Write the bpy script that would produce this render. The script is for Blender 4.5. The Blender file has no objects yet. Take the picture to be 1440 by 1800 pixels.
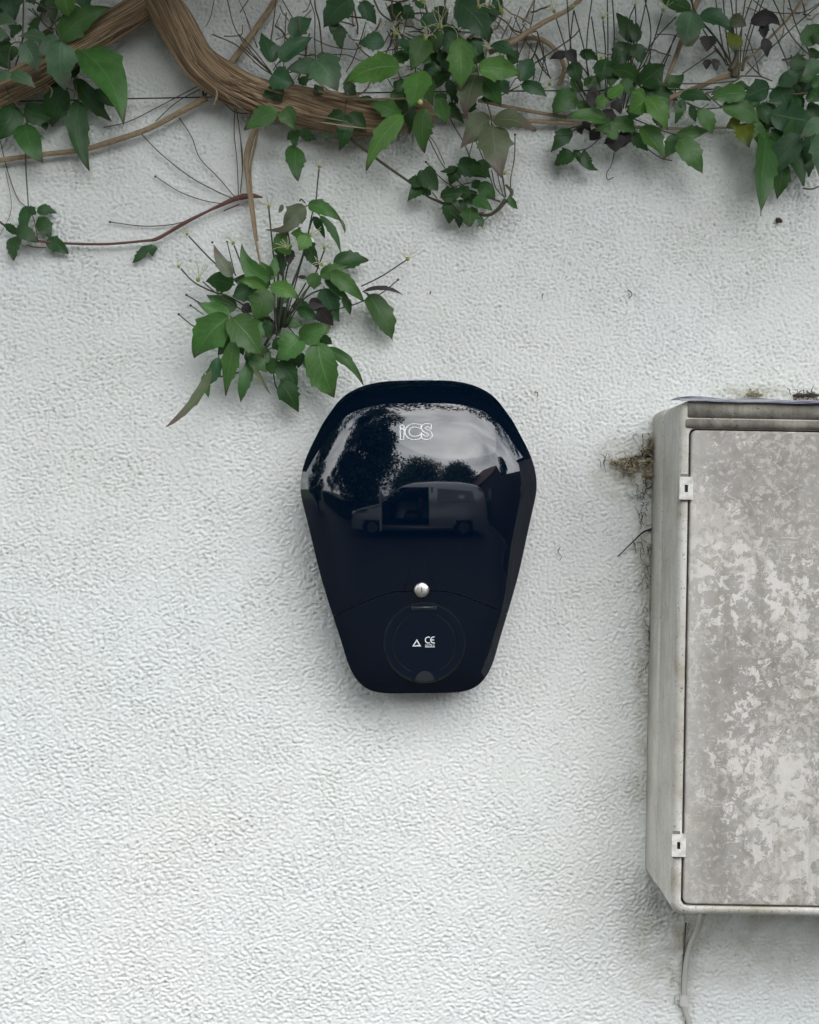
import bpy, bmesh, math, random
import numpy as np
from mathutils import Vector, Matrix, noise as mnoise
R = math.radians
random.seed(11); np.random.seed(11)
scene = bpy.context.scene
col = scene.collection

# ---------------------------------------------------------------- camera, sky, sun, exposure
S = 0.00073          # metres per photo pixel on the wall plane (y = 0)
D = 2.0              # camera distance from the wall
ZC = 1.40            # height of the lens
cam_d = bpy.data.cameras.new('camera'); cam = bpy.data.objects.new('camera', cam_d); col.objects.link(cam)
cam.location = (0, -D, ZC); cam.rotation_euler = (R(90), 0, 0)
cam_d.sensor_fit = 'HORIZONTAL'; cam_d.sensor_width = 36; cam_d.lens = 36 * D / (1440 * S)
cam_d.clip_start = 0.05; cam_d.clip_end = 2000
scene.camera = cam

SUN_EL, SUN_AZ = 42, 14      # elevation, degrees to the right of straight out from the wall
world = bpy.data.worlds.new('World'); scene.world = world; world.use_nodes = True
nt = world.node_tree; nt.nodes.clear()
wo = nt.nodes.new('ShaderNodeOutputWorld'); bg = nt.nodes.new('ShaderNodeBackground')
sky = nt.nodes.new('ShaderNodeTexSky'); sky.sky_type = 'NISHITA'; sky.sun_disc = False
sky.sun_elevation = R(SUN_EL); sky.sun_rotation = R(180 - SUN_AZ); sky.air_density = 1.0; sky.dust_density = 2.0
tc = nt.nodes.new('ShaderNodeTexCoord'); mp = nt.nodes.new('ShaderNodeMapping'); mp.inputs['Scale'].default_value = (1, 1, 2.6)
cn = nt.nodes.new('ShaderNodeTexNoise'); cn.inputs['Scale'].default_value = 2.3; cn.inputs['Detail'].default_value = 6; cn.inputs['Roughness'].default_value = .55; cn.inputs['Distortion'].default_value = .6
cr = nt.nodes.new('ShaderNodeValToRGB')
cr.color_ramp.elements[0].position = .33; cr.color_ramp.elements[0].color = (3.2, 3.7, 4.3, 1)
cr.color_ramp.elements[1].position = .66; cr.color_ramp.elements[1].color = (11.7, 11.8, 11.7, 1)
mxw = nt.nodes.new('ShaderNodeMix'); mxw.data_type = 'RGBA'; mxw.inputs[0].default_value = .88
nt.links.new(tc.outputs['Generated'], mp.inputs[0]); nt.links.new(mp.outputs[0], cn.inputs['Vector'])
nt.links.new(cn.outputs[0], cr.inputs[0]); nt.links.new(sky.outputs[0], mxw.inputs[6]); nt.links.new(cr.outputs[0], mxw.inputs[7])
dt = nt.nodes.new('ShaderNodeVectorMath'); dt.operation = 'DOT_PRODUCT'; nt.links.new(tc.outputs['Generated'], dt.inputs[0])
dt.inputs[1].default_value = (math.sin(R(SUN_AZ)) * math.cos(R(SUN_EL)), -math.cos(R(SUN_AZ)) * math.cos(R(SUN_EL)), math.sin(R(SUN_EL)))
mr = nt.nodes.new('ShaderNodeMapRange'); mr.interpolation_type = 'SMOOTHSTEP'; nt.links.new(dt.outputs['Value'], mr.inputs[0])
mr.inputs[1].default_value = .2; mr.inputs[2].default_value = 1.0; mr.inputs[3].default_value = .85; mr.inputs[4].default_value = 1.75
gl = nt.nodes.new('ShaderNodeVectorMath'); gl.operation = 'SCALE'; nt.links.new(mxw.outputs[2], gl.inputs[0]); nt.links.new(mr.outputs[0], gl.inputs['Scale'])
nt.links.new(gl.outputs[0], bg.inputs[0]); bg.inputs[1].default_value = .15; nt.links.new(bg.outputs[0], wo.inputs[0])
sun_d = bpy.data.lights.new('sun', 'SUN'); sun_d.energy = .5; sun_d.angle = R(60); sun_d.color = (1, .97, .92)
sun = bpy.data.objects.new('sun', sun_d); col.objects.link(sun)
sd = Vector((math.sin(R(SUN_AZ)) * math.cos(R(SUN_EL)), -math.cos(R(SUN_AZ)) * math.cos(R(SUN_EL)), math.sin(R(SUN_EL))))
sun.rotation_euler = sd.to_track_quat('Z', 'Y').to_euler(); sun.location = sd * 30
vs = scene.view_settings; vs.view_transform = 'Standard'; vs.look = 'None'; vs.exposure = 1.04; vs.gamma = 1; vs.use_curve_mapping = False

# ---------------------------------------------------------------- helpers
def P(px, py, d=0.0):
    """world point seen at photo pixel (px, py) standing d metres proud of the wall"""
    k = S * (D - d) / D
    return Vector(((px - 720) * k, -d, ZC + (900 - py) * k))

def link(name, me, m=None, parent=None):
    o = bpy.data.objects.new(name, me); col.objects.link(o)
    if m is not None: me.materials.append(m)
    if parent is not None: o.parent = parent
    return o

def smooth(me):
    me.polygons.foreach_set('use_smooth', [True] * len(me.polygons)); me.update()

def mesh(name, vs_, fs, m=None, parent=None, sm=True, uv=None):
    me = bpy.data.meshes.new(name); me.from_pydata([tuple(v) for v in vs_], [], fs); me.update()
    if sm: smooth(me)
    if uv:
        l = me.uv_layers.new(name='UVMap')
        idx = np.zeros(len(me.loops), dtype=np.int32); me.loops.foreach_get('vertex_index', idx)
        l.data.foreach_set('uv', np.array(uv, dtype=np.float32)[idx].ravel())
    return link(name, me, m, parent)

def thing(name, label, cat, loc=(0, 0, 0), group=None, rot=None):
    o = bpy.data.objects.new(name, None); col.objects.link(o); o.location = loc; o.empty_display_size = .05
    if rot: o.rotation_euler = rot
    o['label'] = label; o['category'] = cat
    if group: o['group'] = group
    return o

def tag(o, label=None, cat=None, group=None, kind=None):
    for k, v in (('label', label), ('category', cat), ('group', group), ('kind', kind)):
        if v: o[k] = v
    return o

def catmull(pts, rad, n=6):
    pts = [Vector(p) for p in pts]
    if len(pts) < 2: return pts, rad
    q = [pts[0] * 2 - pts[1]] + pts + [pts[-1] * 2 - pts[-2]]
    out, ro = [], []
    for i in range(len(pts) - 1):
        a, b, c, d = q[i:i + 4]
        for k in range(n):
            t = k / n
            out.append(.5 * ((2 * b) + (c - a) * t + (2 * a - 5 * b + 4 * c - d) * t * t + (3 * b - a - 3 * c + d) * t ** 3))
            ro.append(rad[i] * (1 - t) + rad[i + 1] * t)
    out.append(pts[-1]); ro.append(rad[-1])
    return out, ro

class MB:
    """collects pieces of ONE part"""
    def __init__(s): s.v = []; s.f = []; s.uv = []
    def add(s, vs_, fs, uv=None):
        n = len(s.v); s.v += [Vector(v) for v in vs_]; s.f += [tuple(i + n for i in f) for f in fs]
        s.uv += uv if uv else [(0, 0)] * len(vs_)
    def tube(s, pts, rad, sides=6, n=6, ridge=0, seed=0, twist=0, flat=1.0):
        if not isinstance(rad, (list, tuple)): rad = [rad] * len(pts)
        p, r = catmull(pts, list(rad), n)
        vs_, uv, fs = [], [], []
        up = Vector((0, -1, 0)); L = 0
        for i, c in enumerate(p):
            t = (p[min(i + 1, len(p) - 1)] - p[max(i - 1, 0)])
            if t.length < 1e-9: t = Vector((1, 0, 0))
            t.normalize()
            a = up - t * up.dot(t)
            if a.length < .05: a = Vector((1, 0, .3)) - t * Vector((1, 0, .3)).dot(t)
            a.normalize(); up = a; b = t.cross(a)
            if i: L += (c - p[i - 1]).length
            for k in range(sides):
                th = 2 * math.pi * k / sides + twist * L
                rr = r[i]
                if ridge:
                    q = Vector((math.cos(th - twist * L * 1.0) * 2.2, math.sin(th - twist * L) * 2.2, L * 3.5 + seed))
                    h = mnoise.noise(q * 1.6) * .5 + (1 - abs(mnoise.noise(q * 3.1 + Vector((9, 3, 1)))) * 2) * .38 + (1 - abs(mnoise.noise(Vector((q.x * 4.6, q.y * 4.6, q.z * 1.5)))) * 2.2) * .3
                    rr *= 1 + ridge * h + (.16 * mnoise.noise(Vector((q.x * .5, q.y * .5, L * 14 + seed))) if sides > 20 else 0)
                vs_.append(c + (a * math.cos(th) * flat + b * math.sin(th)) * rr); uv.append((k / sides, L))
        m = len(p)
        for i in range(m - 1):
            for k in range(sides):
                fs.append((i * sides + k, i * sides + (k + 1) % sides, (i + 1) * sides + (k + 1) % sides, (i + 1) * sides + k))
        fs.append(tuple(range(sides - 1, -1, -1))); fs.append(tuple((m - 1) * sides + k for k in range(sides)))
        s.add(vs_, fs, uv)
    def box(s, lo, hi, M=None):
        x0, y0, z0 = lo; x1, y1, z1 = hi
        v = [Vector(c) for c in ((x0, y0, z0), (x1, y0, z0), (x1, y1, z0), (x0, y1, z0), (x0, y0, z1), (x1, y0, z1), (x1, y1, z1), (x0, y1, z1))]
        if M: v = [M @ c for c in v]
        s.add(v, [(0, 3, 2, 1), (4, 5, 6, 7), (0, 1, 5, 4), (1, 2, 6, 5), (2, 3, 7, 6), (3, 0, 4, 7)])
    def ball(s, c, r, seg=8, rings=6, sc=(1, 1, 1), M=None):
        vs_ = []; fs = []
        for i in range(rings + 1):
            ph = math.pi * i / rings
            for k in range(seg):
                th = 2 * math.pi * k / seg
                q = Vector((math.sin(ph) * math.cos(th) * r * sc[0], math.sin(ph) * math.sin(th) * r * sc[1], math.cos(ph) * r * sc[2]))
                if M: q = M @ q
                vs_.append(Vector(c) + q)
        for i in range(rings):
            for k in range(seg):
                fs.append((i * seg + k, (i + 1) * seg + k, (i + 1) * seg + (k + 1) % seg, i * seg + (k + 1) % seg))
        s.add(vs_, fs)
    def build(s, name, m=None, parent=None, sm=True, bevel=0):
        o = mesh(name, s.v, s.f, m, parent, sm, s.uv)
        if bevel:
            bm = bmesh.new(); bm.from_mesh(o.data)
            bmesh.ops.bevel(bm, geom=bm.edges[:], offset=bevel, segments=2, affect='EDGES', clamp_overlap=True)
            bm.to_mesh(o.data); bm.free(); smooth(o.data) if sm else None
        return o

def rrect(u0, z0, u1, z1, r, n=6):
    """rounded rectangle, counter-clockwise seen from the front (x right, z up)"""
    pts = []
    for cx, cz, a0 in ((u1 - r, z1 - r, 0), (u0 + r, z1 - r, 90), (u0 + r, z0 + r, 180), (u1 - r, z0 + r, 270)):
        for k in range(n + 1):
            a = R(a0 + 90 * k / n); pts.append((cx + r * math.cos(a), cz + r * math.sin(a)))
    return pts

def loft(loops, cap0=False, cap1=True):
    """loops: list of (list of (x,z), depth)"""
    vs_ = []; fs = []; n = len(loops[0][0])
    for pts, d in loops:
        vs_ += [Vector((x, -d, z)) for x, z in pts]
    for i in range(len(loops) - 1):
        for k in range(n):
            fs.append((i * n + k, i * n + (k + 1) % n, (i + 1) * n + (k + 1) % n, (i + 1) * n + k))
    if cap1: fs.append(tuple((len(loops) - 1) * n + k for k in range(n)))
    if cap0: fs.append(tuple(range(n - 1, -1, -1)))
    return vs_, fs

# ---------------------------------------------------------------- materials
def mat(name, color=(.5, .5, .5), rough=.6, metal=0, spec=.5, coat=0, build=None):
    m = bpy.data.materials.new(name); m.use_nodes = True
    b = m.node_tree.nodes['Principled BSDF']
    b.inputs['Base Color'].default_value = (*color, 1); b.inputs['Roughness'].default_value = rough
    b.inputs['Metallic'].default_value = metal; b.inputs['Specular IOR Level'].default_value = spec
    if coat: b.inputs['Coat Weight'].default_value = coat; b.inputs['Coat Roughness'].default_value = .02
    if build: build(m.node_tree, b)
    return m
def N(t, kind, **kw):
    n = t.nodes.new('ShaderNode' + kind)
    for k, v in kw.items():
        if k in n.inputs: n.inputs[k].default_value = v
        else: setattr(n, k, v)
    return n
def coords(t, kind='Object', scale=(1, 1, 1), rot=(0, 0, 0)):
    c = N(t, 'TexCoord'); m = N(t, 'Mapping'); m.inputs['Scale'].default_value = scale; m.inputs['Rotation'].default_value = rot
    t.links.new(c.outputs[kind], m.inputs[0]); return m.outputs[0]
def noise_(t, vec, scale, detail=4, rough=.5, dist=0):
    n = N(t, 'TexNoise', Scale=scale, Detail=detail, Roughness=rough, Distortion=dist); t.links.new(vec, n.inputs['Vector']); return n.outputs[0]
def ramp(t, fac, stops, interp='LINEAR'):
    r = N(t, 'ValToRGB'); r.color_ramp.interpolation = interp
    while len(r.color_ramp.elements) < len(stops): r.color_ramp.elements.new(.5)
    for e, (p, c) in zip(r.color_ramp.elements, stops):
        e.position = p; e.color = (*c, 1) if isinstance(c, tuple) else (c, c, c, 1)
    t.links.new(fac, r.inputs[0]); return r.outputs[0]
def mix(t, fac, a, b, mode='MIX'):
    m = N(t, 'Mix', data_type='RGBA', blend_type=mode)
    for i, v in ((0, fac), (6, a), (7, b)):
        if hasattr(v, 'is_output'): t.links.new(v, m.inputs[i])
        elif i == 0: m.inputs[0].default_value = v
        else: m.inputs[i].default_value = (*v, 1)
    return m.outputs[2]
def math_(t, op, a, b=0, clamp=False):
    m = N(t, 'Math', operation=op, use_clamp=clamp)
    for i, v in ((0, a), (1, b)):
        if hasattr(v, 'is_output'): t.links.new(v, m.inputs[i])
        else: m.inputs[i].default_value = v
    return m.outputs[0]
def bump(t, b, h, strength=.3, dist=.001):
    n = N(t, 'Bump', Strength=strength, Distance=dist); t.links.new(h, n.inputs['Height']); t.links.new(n.outputs[0], b.inputs['Normal'])

def blob(t, sep, cx, cz, rx, rz):
    """soft elliptical stain mask on the wall: cx, cz in world metres"""
    dx = math_(t, 'DIVIDE', math_(t, 'SUBTRACT', sep.outputs[0], cx), rx)
    dz = math_(t, 'DIVIDE', math_(t, 'SUBTRACT', sep.outputs[2], cz), rz)
    q = math_(t, 'ADD', math_(t, 'MULTIPLY', dx, dx), math_(t, 'MULTIPLY', dz, dz))
    return math_(t, 'SUBTRACT', 1.0, q, True)

def wall_nodes(t, b):
    v = coords(t); sep = N(t, 'SeparateXYZ'); t.links.new(v, sep.inputs[0])
    big = noise_(t, v, 2.2, 4, .55)
    c = mix(t, ramp(t, big, [(.35, 0), (.7, 1)]), (.785, .81, .80), (.80, .805, .78))
    # old dirt: splashes under the climber, beside and below the meter box
    dirt_n = noise_(t, v, 26, 7, .62, .8)
    spots = []
    for (px, py, rx, ry, k) in ((1120, 830, 95, 75, 1.0), (1150, 1000, 40, 230, 1.0), (1142, 1200, 34, 220, .85), (1175, 1640, 95, 150, 1.0), (1330, 1650, 210, 100, .6),
                                (1130, 1400, 40, 60, .55), (1340, 1690, 30, 30, .3), (1330, 690, 90, 16, .8), (1210, 1700, 22, 120, .5), (1290, 360, 240, 200, .16), (760, 170, 700, 140, .08)):
        p = P(px, py); m_ = blob(t, sep, p.x, p.z, rx * S, ry * S)
        spots.append(math_(t, 'MULTIPLY', m_, k))
    tot = spots[0]
    for q in spots[1:]: tot = math_(t, 'MAXIMUM', tot, q)
    dm = math_(t, 'MULTIPLY', tot, ramp(t, dirt_n, [(.36, .15), (.62, 1)]), True)
    c = mix(t, math_(t, 'MULTIPLY', dm, .8, True), c, (.33, .29, .2))
    green = ramp(t, noise_(t, v, 6, 5, .6), [(.45, 0), (.75, 1)])
    c = mix(t, math_(t, 'MULTIPLY', green, .22), c, (.62, .65, .56))
    speck = ramp(t, noise_(t, v, 420, 2, .5), [(.70, 0), (.76, 1)])
    gate = ramp(t, noise_(t, v, 30, 2, .5), [(.5, 0), (.62, 1)])
    c = mix(t, math_(t, 'MULTIPLY', math_(t, 'MULTIPLY', speck, gate), .6), c, (.28, .25, .2))
    # low points are coloured darker: attribute written with the relief
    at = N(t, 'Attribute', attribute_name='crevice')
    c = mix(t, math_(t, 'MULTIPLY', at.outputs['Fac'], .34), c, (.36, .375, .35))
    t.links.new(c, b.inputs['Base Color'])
    bump(t, b, noise_(t, v, 330, 5, .6), .5, .0008)
WALL = mat('painted_render', rough=.75, spec=.3, build=wall_nodes)

def bark_nodes(t, b):
    v = coords(t, 'UV', (9, 1.3, 1)); n1 = noise_(t, v, 5, 8, .65, .5)
    v2 = coords(t, 'UV', (26, 2.2, 1)); n2 = noise_(t, v2, 5, 4, .6, .3)
    c = mix(t, ramp(t, n1, [(.38, 0), (.6, 1)]), (.24, .155, .09), (.68, .49, .31))
    c = mix(t, ramp(t, n2, [(.42, 0), (.55, 1)]), (.085, .055, .038), c)
    c = mix(t, math_(t, 'MULTIPLY', ramp(t, noise_(t, v2, 3, 4, .6), [(.52, 0), (.64, 1)]), .75), c, (.66, .50, .33))
    v3 = coords(t, 'Object'); c = mix(t, ramp(t, noise_(t, v3, 14, 4, .6), [(.4, .0), (.7, .45)]), c, (.27, .17, .10))
    t.links.new(c, b.inputs['Base Color']); bump(t, b, n2, .9, .002)
BARK = mat('shredding_bark', rough=.85, spec=.2, build=bark_nodes)
def twig_nodes(c0, c1):
    def f(t, b):
        n = noise_(t, coords(t, 'UV', (4, 30, 1)), 4, 4, .6)
        t.links.new(ramp(t, n, [(.35, c0), (.65, c1)]), b.inputs['Base Color'])
    return f
TAN = mat('pale_dry_stem', rough=.75, spec=.2, build=twig_nodes((.22, .155, .095), (.46, .36, .24)))
RED = mat('red_brown_stem', rough=.5, build=twig_nodes((.085, .03, .03), (.2, .09, .07)))
DARKSTEM = mat('dark_green_stem', rough=.5, build=twig_nodes((.018, .026, .016), (.05, .05, .028)))
GREENSTEM = mat('green_brown_stem', rough=.55, build=twig_nodes((.05, .055, .03), (.13, .10, .06)))
BROWN = mat('thin_brown_twig', rough=.7, build=twig_nodes((.07, .045, .035), (.17, .115, .085)))
FIL = mat('seed_filaments', (.55, .55, .36), .5)
HEAD = mat('seed_centre', (.28, .33, .07), .5)

def leaf_mat(name, c, tip=None, trans=.25, rough=.42):
    m = bpy.data.materials.new(name); m.use_nodes = True; t = m.node_tree
    b = t.nodes['Principled BSDF']; out = t.nodes['Material Output']
    uv = N(t, 'TexCoord'); sep = N(t, 'SeparateXYZ'); t.links.new(uv.outputs['UV'], sep.inputs[0])
    au = math_(t, 'ABSOLUTE', math_(t, 'SUBTRACT', sep.outputs[0], .5))
    mid = ramp(t, au, [(.0, 1), (.035, 0)])
    w = math_(t, 'FRACT', math_(t, 'MULTIPLY', math_(t, 'SUBTRACT', sep.outputs[1], math_(t, 'MULTIPLY', au, .55)), 7.0))
    side = ramp(t, math_(t, 'ABSOLUTE', math_(t, 'SUBTRACT', w, .5)), [(.0, 1), (.09, 0)])
    vein = math_(t, 'MAXIMUM', mid, math_(t, 'MULTIPLY', side, .45))
    info = N(t, 'ObjectInfo')
    hs = N(t, 'HueSaturation'); hs.inputs['Color'].default_value = (*c, 1)
    t.links.new(math_(t, 'ADD', math_(t, 'MULTIPLY', info.outputs['Random'], .03), .485), hs.inputs['Hue'])
    t.links.new(math_(t, 'ADD', math_(t, 'MULTIPLY', info.outputs['Random'], .5), .75), hs.inputs['Value'])
    n = noise_(t, coords(t, 'Object'), 55, 5, .6)
    cc = mix(t, ramp(t, n, [(.3, 0), (.7, 1)]), (c[0] * .7, c[1] * .72, c[2] * .75), hs.outputs[0])
    light = tuple(min(1, q * 1.7 + .02) for q in c)
    cc = mix(t, math_(t, 'MULTIPLY', vein, .5), cc, light)
    if tip: cc = mix(t, ramp(t, math_(t, 'ADD', sep.outputs[1], math_(t, 'MULTIPLY', n, .3)), [(.72, 0), (1.05, 1)]), cc, tip)
    else: cc = mix(t, ramp(t, math_(t, 'ADD', sep.outputs[1], math_(t, 'MULTIPLY', au, .25)), [(.9, 0), (1.05, .8)]), cc, (.07, .04, .03))
    t.links.new(cc, b.inputs['Base Color']); b.inputs['Roughness'].default_value = rough; b.inputs['Specular IOR Level'].default_value = .5
    h = math_(t, 'SUBTRACT', math_(t, 'MULTIPLY', n, .5), vein); bump(t, b, h, .45, .0008)
    tr = N(t, 'BsdfTranslucent'); t.links.new(cc, tr.inputs[0]); ms = N(t, 'MixShader'); ms.inputs[0].default_value = trans
    t.links.new(b.outputs[0], ms.inputs[1]); t.links.new(tr.outputs[0], ms.inputs[2]); t.links.new(ms.outputs[0], out.inputs[0])
    return m
LEAF = {
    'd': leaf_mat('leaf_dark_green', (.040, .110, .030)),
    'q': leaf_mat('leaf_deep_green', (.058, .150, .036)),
    'm': leaf_mat('leaf_mid_green', (.088, .205, .050)),
    'l': leaf_mat('leaf_bright_green', (.14, .32, .065), trans=.35),
    'b': leaf_mat('leaf_bluish_green', (.115, .22, .11), tip=(.16, .2, .14)),
    'g': leaf_mat('leaf_grey_green', (.055, .140, .058)),
    'o': leaf_mat('leaf_olive', (.135, .165, .085), tip=(.16, .12, .10)),
    'y': leaf_mat('leaf_yellowing', (.16, .20, .02), tip=(.06, .09, .02)),
    'p': leaf_mat('leaf_withered', (.045, .036, .036), trans=.05, rough=.6),
    'k': leaf_mat('leaf_pale_underside', (.24, .27, .19), tip=(.2, .14, .12)),
}

# ---------------------------------------------------------------- ground, drive and house wall
def gravel_nodes(t, b):
    v = coords(t); n = noise_(t, v, 60, 6, .7); n2 = noise_(t, v, 1.2, 4, .5)
    c = mix(t, n, (.012, .012, .012), (.042, .040, .038)); c = mix(t, math_(t, 'MULTIPLY', n2, .4), c, (.02, .02, .019))
    t.links.new(c, b.inputs['Base Color']); bump(t, b, n, .6, .01)
def grass_nodes(t, b):
    v = coords(t); n = noise_(t, v, 3, 8, .7)
    t.links.new(mix(t, n, (.02, .05, .012), (.06, .10, .03)), b.inputs['Base Color'])
g = MB(); g.add([(-600, -900, 0), (600, -900, 0), (600, 300, 0), (-600, 300, 0)], [(0, 1, 2, 3)])
tag(g.build('ground', mat('grass_field', rough=.9, build=grass_nodes)), kind='structure')
g = MB(); g.add([(-11, -8.6, .004), (11, -8.6, .004), (11, 0, .004), (-11, 0, .004)], [(0, 1, 2, 3)])
tag(g.build('driveway', mat('dark_tarmac', rough=.85, build=gravel_nodes)), kind='structure')

def bandnoise(nx, nz, dx, lx, lz, seed, width=.55):
    rs = np.random.RandomState(seed); w = rs.randn(nz, nx)
    kx = np.fft.fftfreq(nx, dx)[None, :] * lx; kz = np.fft.fftfreq(nz, dx)[:, None] * lz
    k = np.sqrt(kx ** 2 + kz ** 2) + 1e-6
    f = np.exp(-(np.log(k) ** 2) / (2 * width ** 2))
    h = np.real(np.fft.ifft2(np.fft.fft2(w) * f)); return h / h.std()

def make_wall():
    st = .00145
    x0, x1, z0, z1 = -.60, .60, .68, 2.12
    xs = np.arange(x0, x1 + 1e-6, st); zs = np.arange(z0, z1 + 1e-6, st); nx, nz = len(xs), len(zs)
    X, Z = np.meshgrid(xs, zs)
    wav = bandnoise(nx, nz, st, .0108, .0062, 3, .62)       # rolled, sideways-stretched waves
    wor = bandnoise(nx, nz, st, .0074, .0062, 5, .62)       # finer worm-like grain
    fine = bandnoise(nx, nz, st, .0055, .005, 7, .4)
    low = bandnoise(nx, nz, st, .09, .07, 8)
    blend = 1 / (1 + np.exp(-((-X * 1.6 - (Z - 1.38)) * 5 + low * .5)))
    ridge = lambda h: 1 - np.abs(h) * 1.1
    hA = .32 * ridge(wav) + .85 * wav + .34 * fine
    hB = .25 * ridge(wor) + .85 * wor + .42 * fine
    H = blend * hA * 1.0 + (1 - blend) * hB * .95 + .3 * low * .3
    H *= .85 + .22 * np.clip(bandnoise(nx, nz, st, .16, .12, 12), -1.6, 1.6) * .6
    H = np.where(H > .9, .9 + (H - .9) * .45, H)
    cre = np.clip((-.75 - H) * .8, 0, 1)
    ed = np.minimum(np.minimum(X - x0, x1 - X), np.minimum(Z - z0, z1 - Z)); fade = np.clip(ed / .03, 0, 1)
    H = H * fade * .00130
    cx_l = [-6, -4, -2, -1, -.75]; cx_r = [.75, 1, 2, 4, 6]; cz_l = [0, .3, .6]; cz_h = [2.2, 2.4, 2.72]
    ax = np.concatenate([cx_l, xs, cx_r]); az = np.concatenate([cz_l, zs, cz_h])
    FH = np.zeros((len(az), len(ax))); FH[3:3 + nz, 5:5 + nx] = H
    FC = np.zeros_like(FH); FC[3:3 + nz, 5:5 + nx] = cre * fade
    XX, ZZ = np.meshgrid(ax, az); co = np.stack([XX, -FH, ZZ], -1).reshape(-1, 3).astype(np.float32)
    r, c = FH.shape; i = np.arange(r * c).reshape(r, c)
    q = np.stack([i[:-1, :-1], i[:-1, 1:], i[1:, 1:], i[1:, :-1]], -1).reshape(-1, 4).astype(np.int32)
    me = bpy.data.meshes.new('wall'); me.vertices.add(len(co)); me.vertices.foreach_set('co', co.ravel())
    me.loops.add(q.size); me.loops.foreach_set('vertex_index', q.ravel())
    me.polygons.add(len(q)); me.polygons.foreach_set('loop_start', np.arange(0, q.size, 4, dtype=np.int32))
    me.update(calc_edges=True)
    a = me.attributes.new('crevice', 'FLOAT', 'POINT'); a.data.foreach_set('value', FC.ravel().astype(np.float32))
    me.polygons.foreach_set('use_smooth', np.ones(len(q), dtype=bool)); me.update()
    return me
house = thing('house_wall', 'off-white textured render wall filling the background behind the climber, charger and meter box', 'wall')
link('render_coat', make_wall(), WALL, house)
WOOD = mat('dark_stained_timber', (.05, .04, .03), .6); TILE = mat('roof_tiles', (.12, .07, .05), .8); SOFFIT = mat('soffit_boards', (.10, .095, .085), .6)
g = MB(); g.box((-6, .004, 0), (6, .3, 2.72)); g.build('masonry', mat('masonry_core', (.4, .38, .35), .9), house)
g = MB(); g.box((-6, -.92, 2.722), (6, .3, 2.742)); g.build('soffit', SOFFIT, house)
g = MB(); g.box((-6, -.945, 2.66), (6, -.922, 2.86)); g.build('fascia', WOOD, house)
g = MB(); g.tube([(-6, -1.0, 2.80), (6, -1.0, 2.80)], .055, 12, 1); g.build('gutter', mat('gutter_plastic', (.03, .03, .032), .35), house)
g = MB(); g.add([(-6, -1.08, 2.865), (6, -1.08, 2.865), (6, 2.6, 4.6), (-6, 2.6, 4.6), (-6, -1.08, 2.90), (6, -1.08, 2.90), (6, 2.6, 4.64), (-6, 2.6, 4.64)], [(0, 3, 2, 1), (4, 5, 6, 7), (0, 1, 5, 4), (1, 2, 6, 5), (2, 3, 7, 6), (3, 0, 4, 7)]); g.build('roof', TILE, house, sm=False)

# ---------------------------------------------------------------- EV charger
def gloss_nodes(t, b):
    v = coords(t); n = noise_(t, v, 9, 5, .6, .8); t.links.new(ramp(t, n, [(.45, .02), (.75, .05)]), b.inputs['Roughness'])
    dust = ramp(t, noise_(t, v, 900, 2, .5), [(.74, 0), (.78, 1)]); gate = ramp(t, noise_(t, v, 25, 3, .6), [(.48, 0), (.62, .5)])
    t.links.new(mix(t, math_(t, 'MULTIPLY', dust, gate), (.0005, .0042, .0130), (.10, .11, .11)), b.inputs['Base Color'])
NAVY = mat('gloss_navy_plastic', (.0009, .0042, .0125), .03, spec=.6, coat=.45, build=gloss_nodes)
NAVY2 = mat('satin_navy_plastic', (.0038, .0085, .0185), .34, spec=.35)
BLACKP = mat('black_gasket', (.004, .004, .005), .5)
WHITE = mat('white_print', (.85, .87, .88), .5)
LOGOW = mat('white_logo_line', (.9, .92, .92), .7, spec=.2)
def steel_nodes(t, b):
    n = noise_(t, coords(t, 'Object', (400, 400, 25)), 3, 4, .6); t.links.new(ramp(t, n, [(.3, .25), (.7, .5)]), b.inputs['Roughness'])
STEEL = mat('brushed_steel', (.62, .60, .57), .3, metal=1, build=steel_nodes)
KC = S * (D - .085) / D
CH = P(737, 945, 0)
ROTC = R(-.7)
charger = thing('ev_charger', 'glossy navy coffin-shaped electric car charge point in the middle of the wall', 'charger', (P(737, 945, .085).x, 0, P(737, 945, .085).z), rot=(0, ROTC, 0))
HW = [(669, 0), (669.5, 40), (671, 64), (676, 90), (684, 111), (695, 129), (708, 142), (722, 152), (742, 166), (765, 178), (785, 188.5), (803, 196.5), (825, 203.5), (850, 207), (872, 205.5), (895, 200), (938, 190), (1000, 176), (1040, 165), (1077, 154), (1120, 141), (1160, 130), (1185, 120), (1203, 107), (1214, 92), (1219.5, 72), (1221, 45), (1221, 0)]
half = [Vector(((w) * KC, 0, (945 - y) * KC)) for y, w in HW]
hp, _ = catmull(half, [1] * len(half), 8)
right = [(max(p.x, 0), p.z) for p in hp]
loop = [(-x, z) for x, z in right][::-1] + right[1:-1]      # bottom centre -> left -> top -> right
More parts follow.
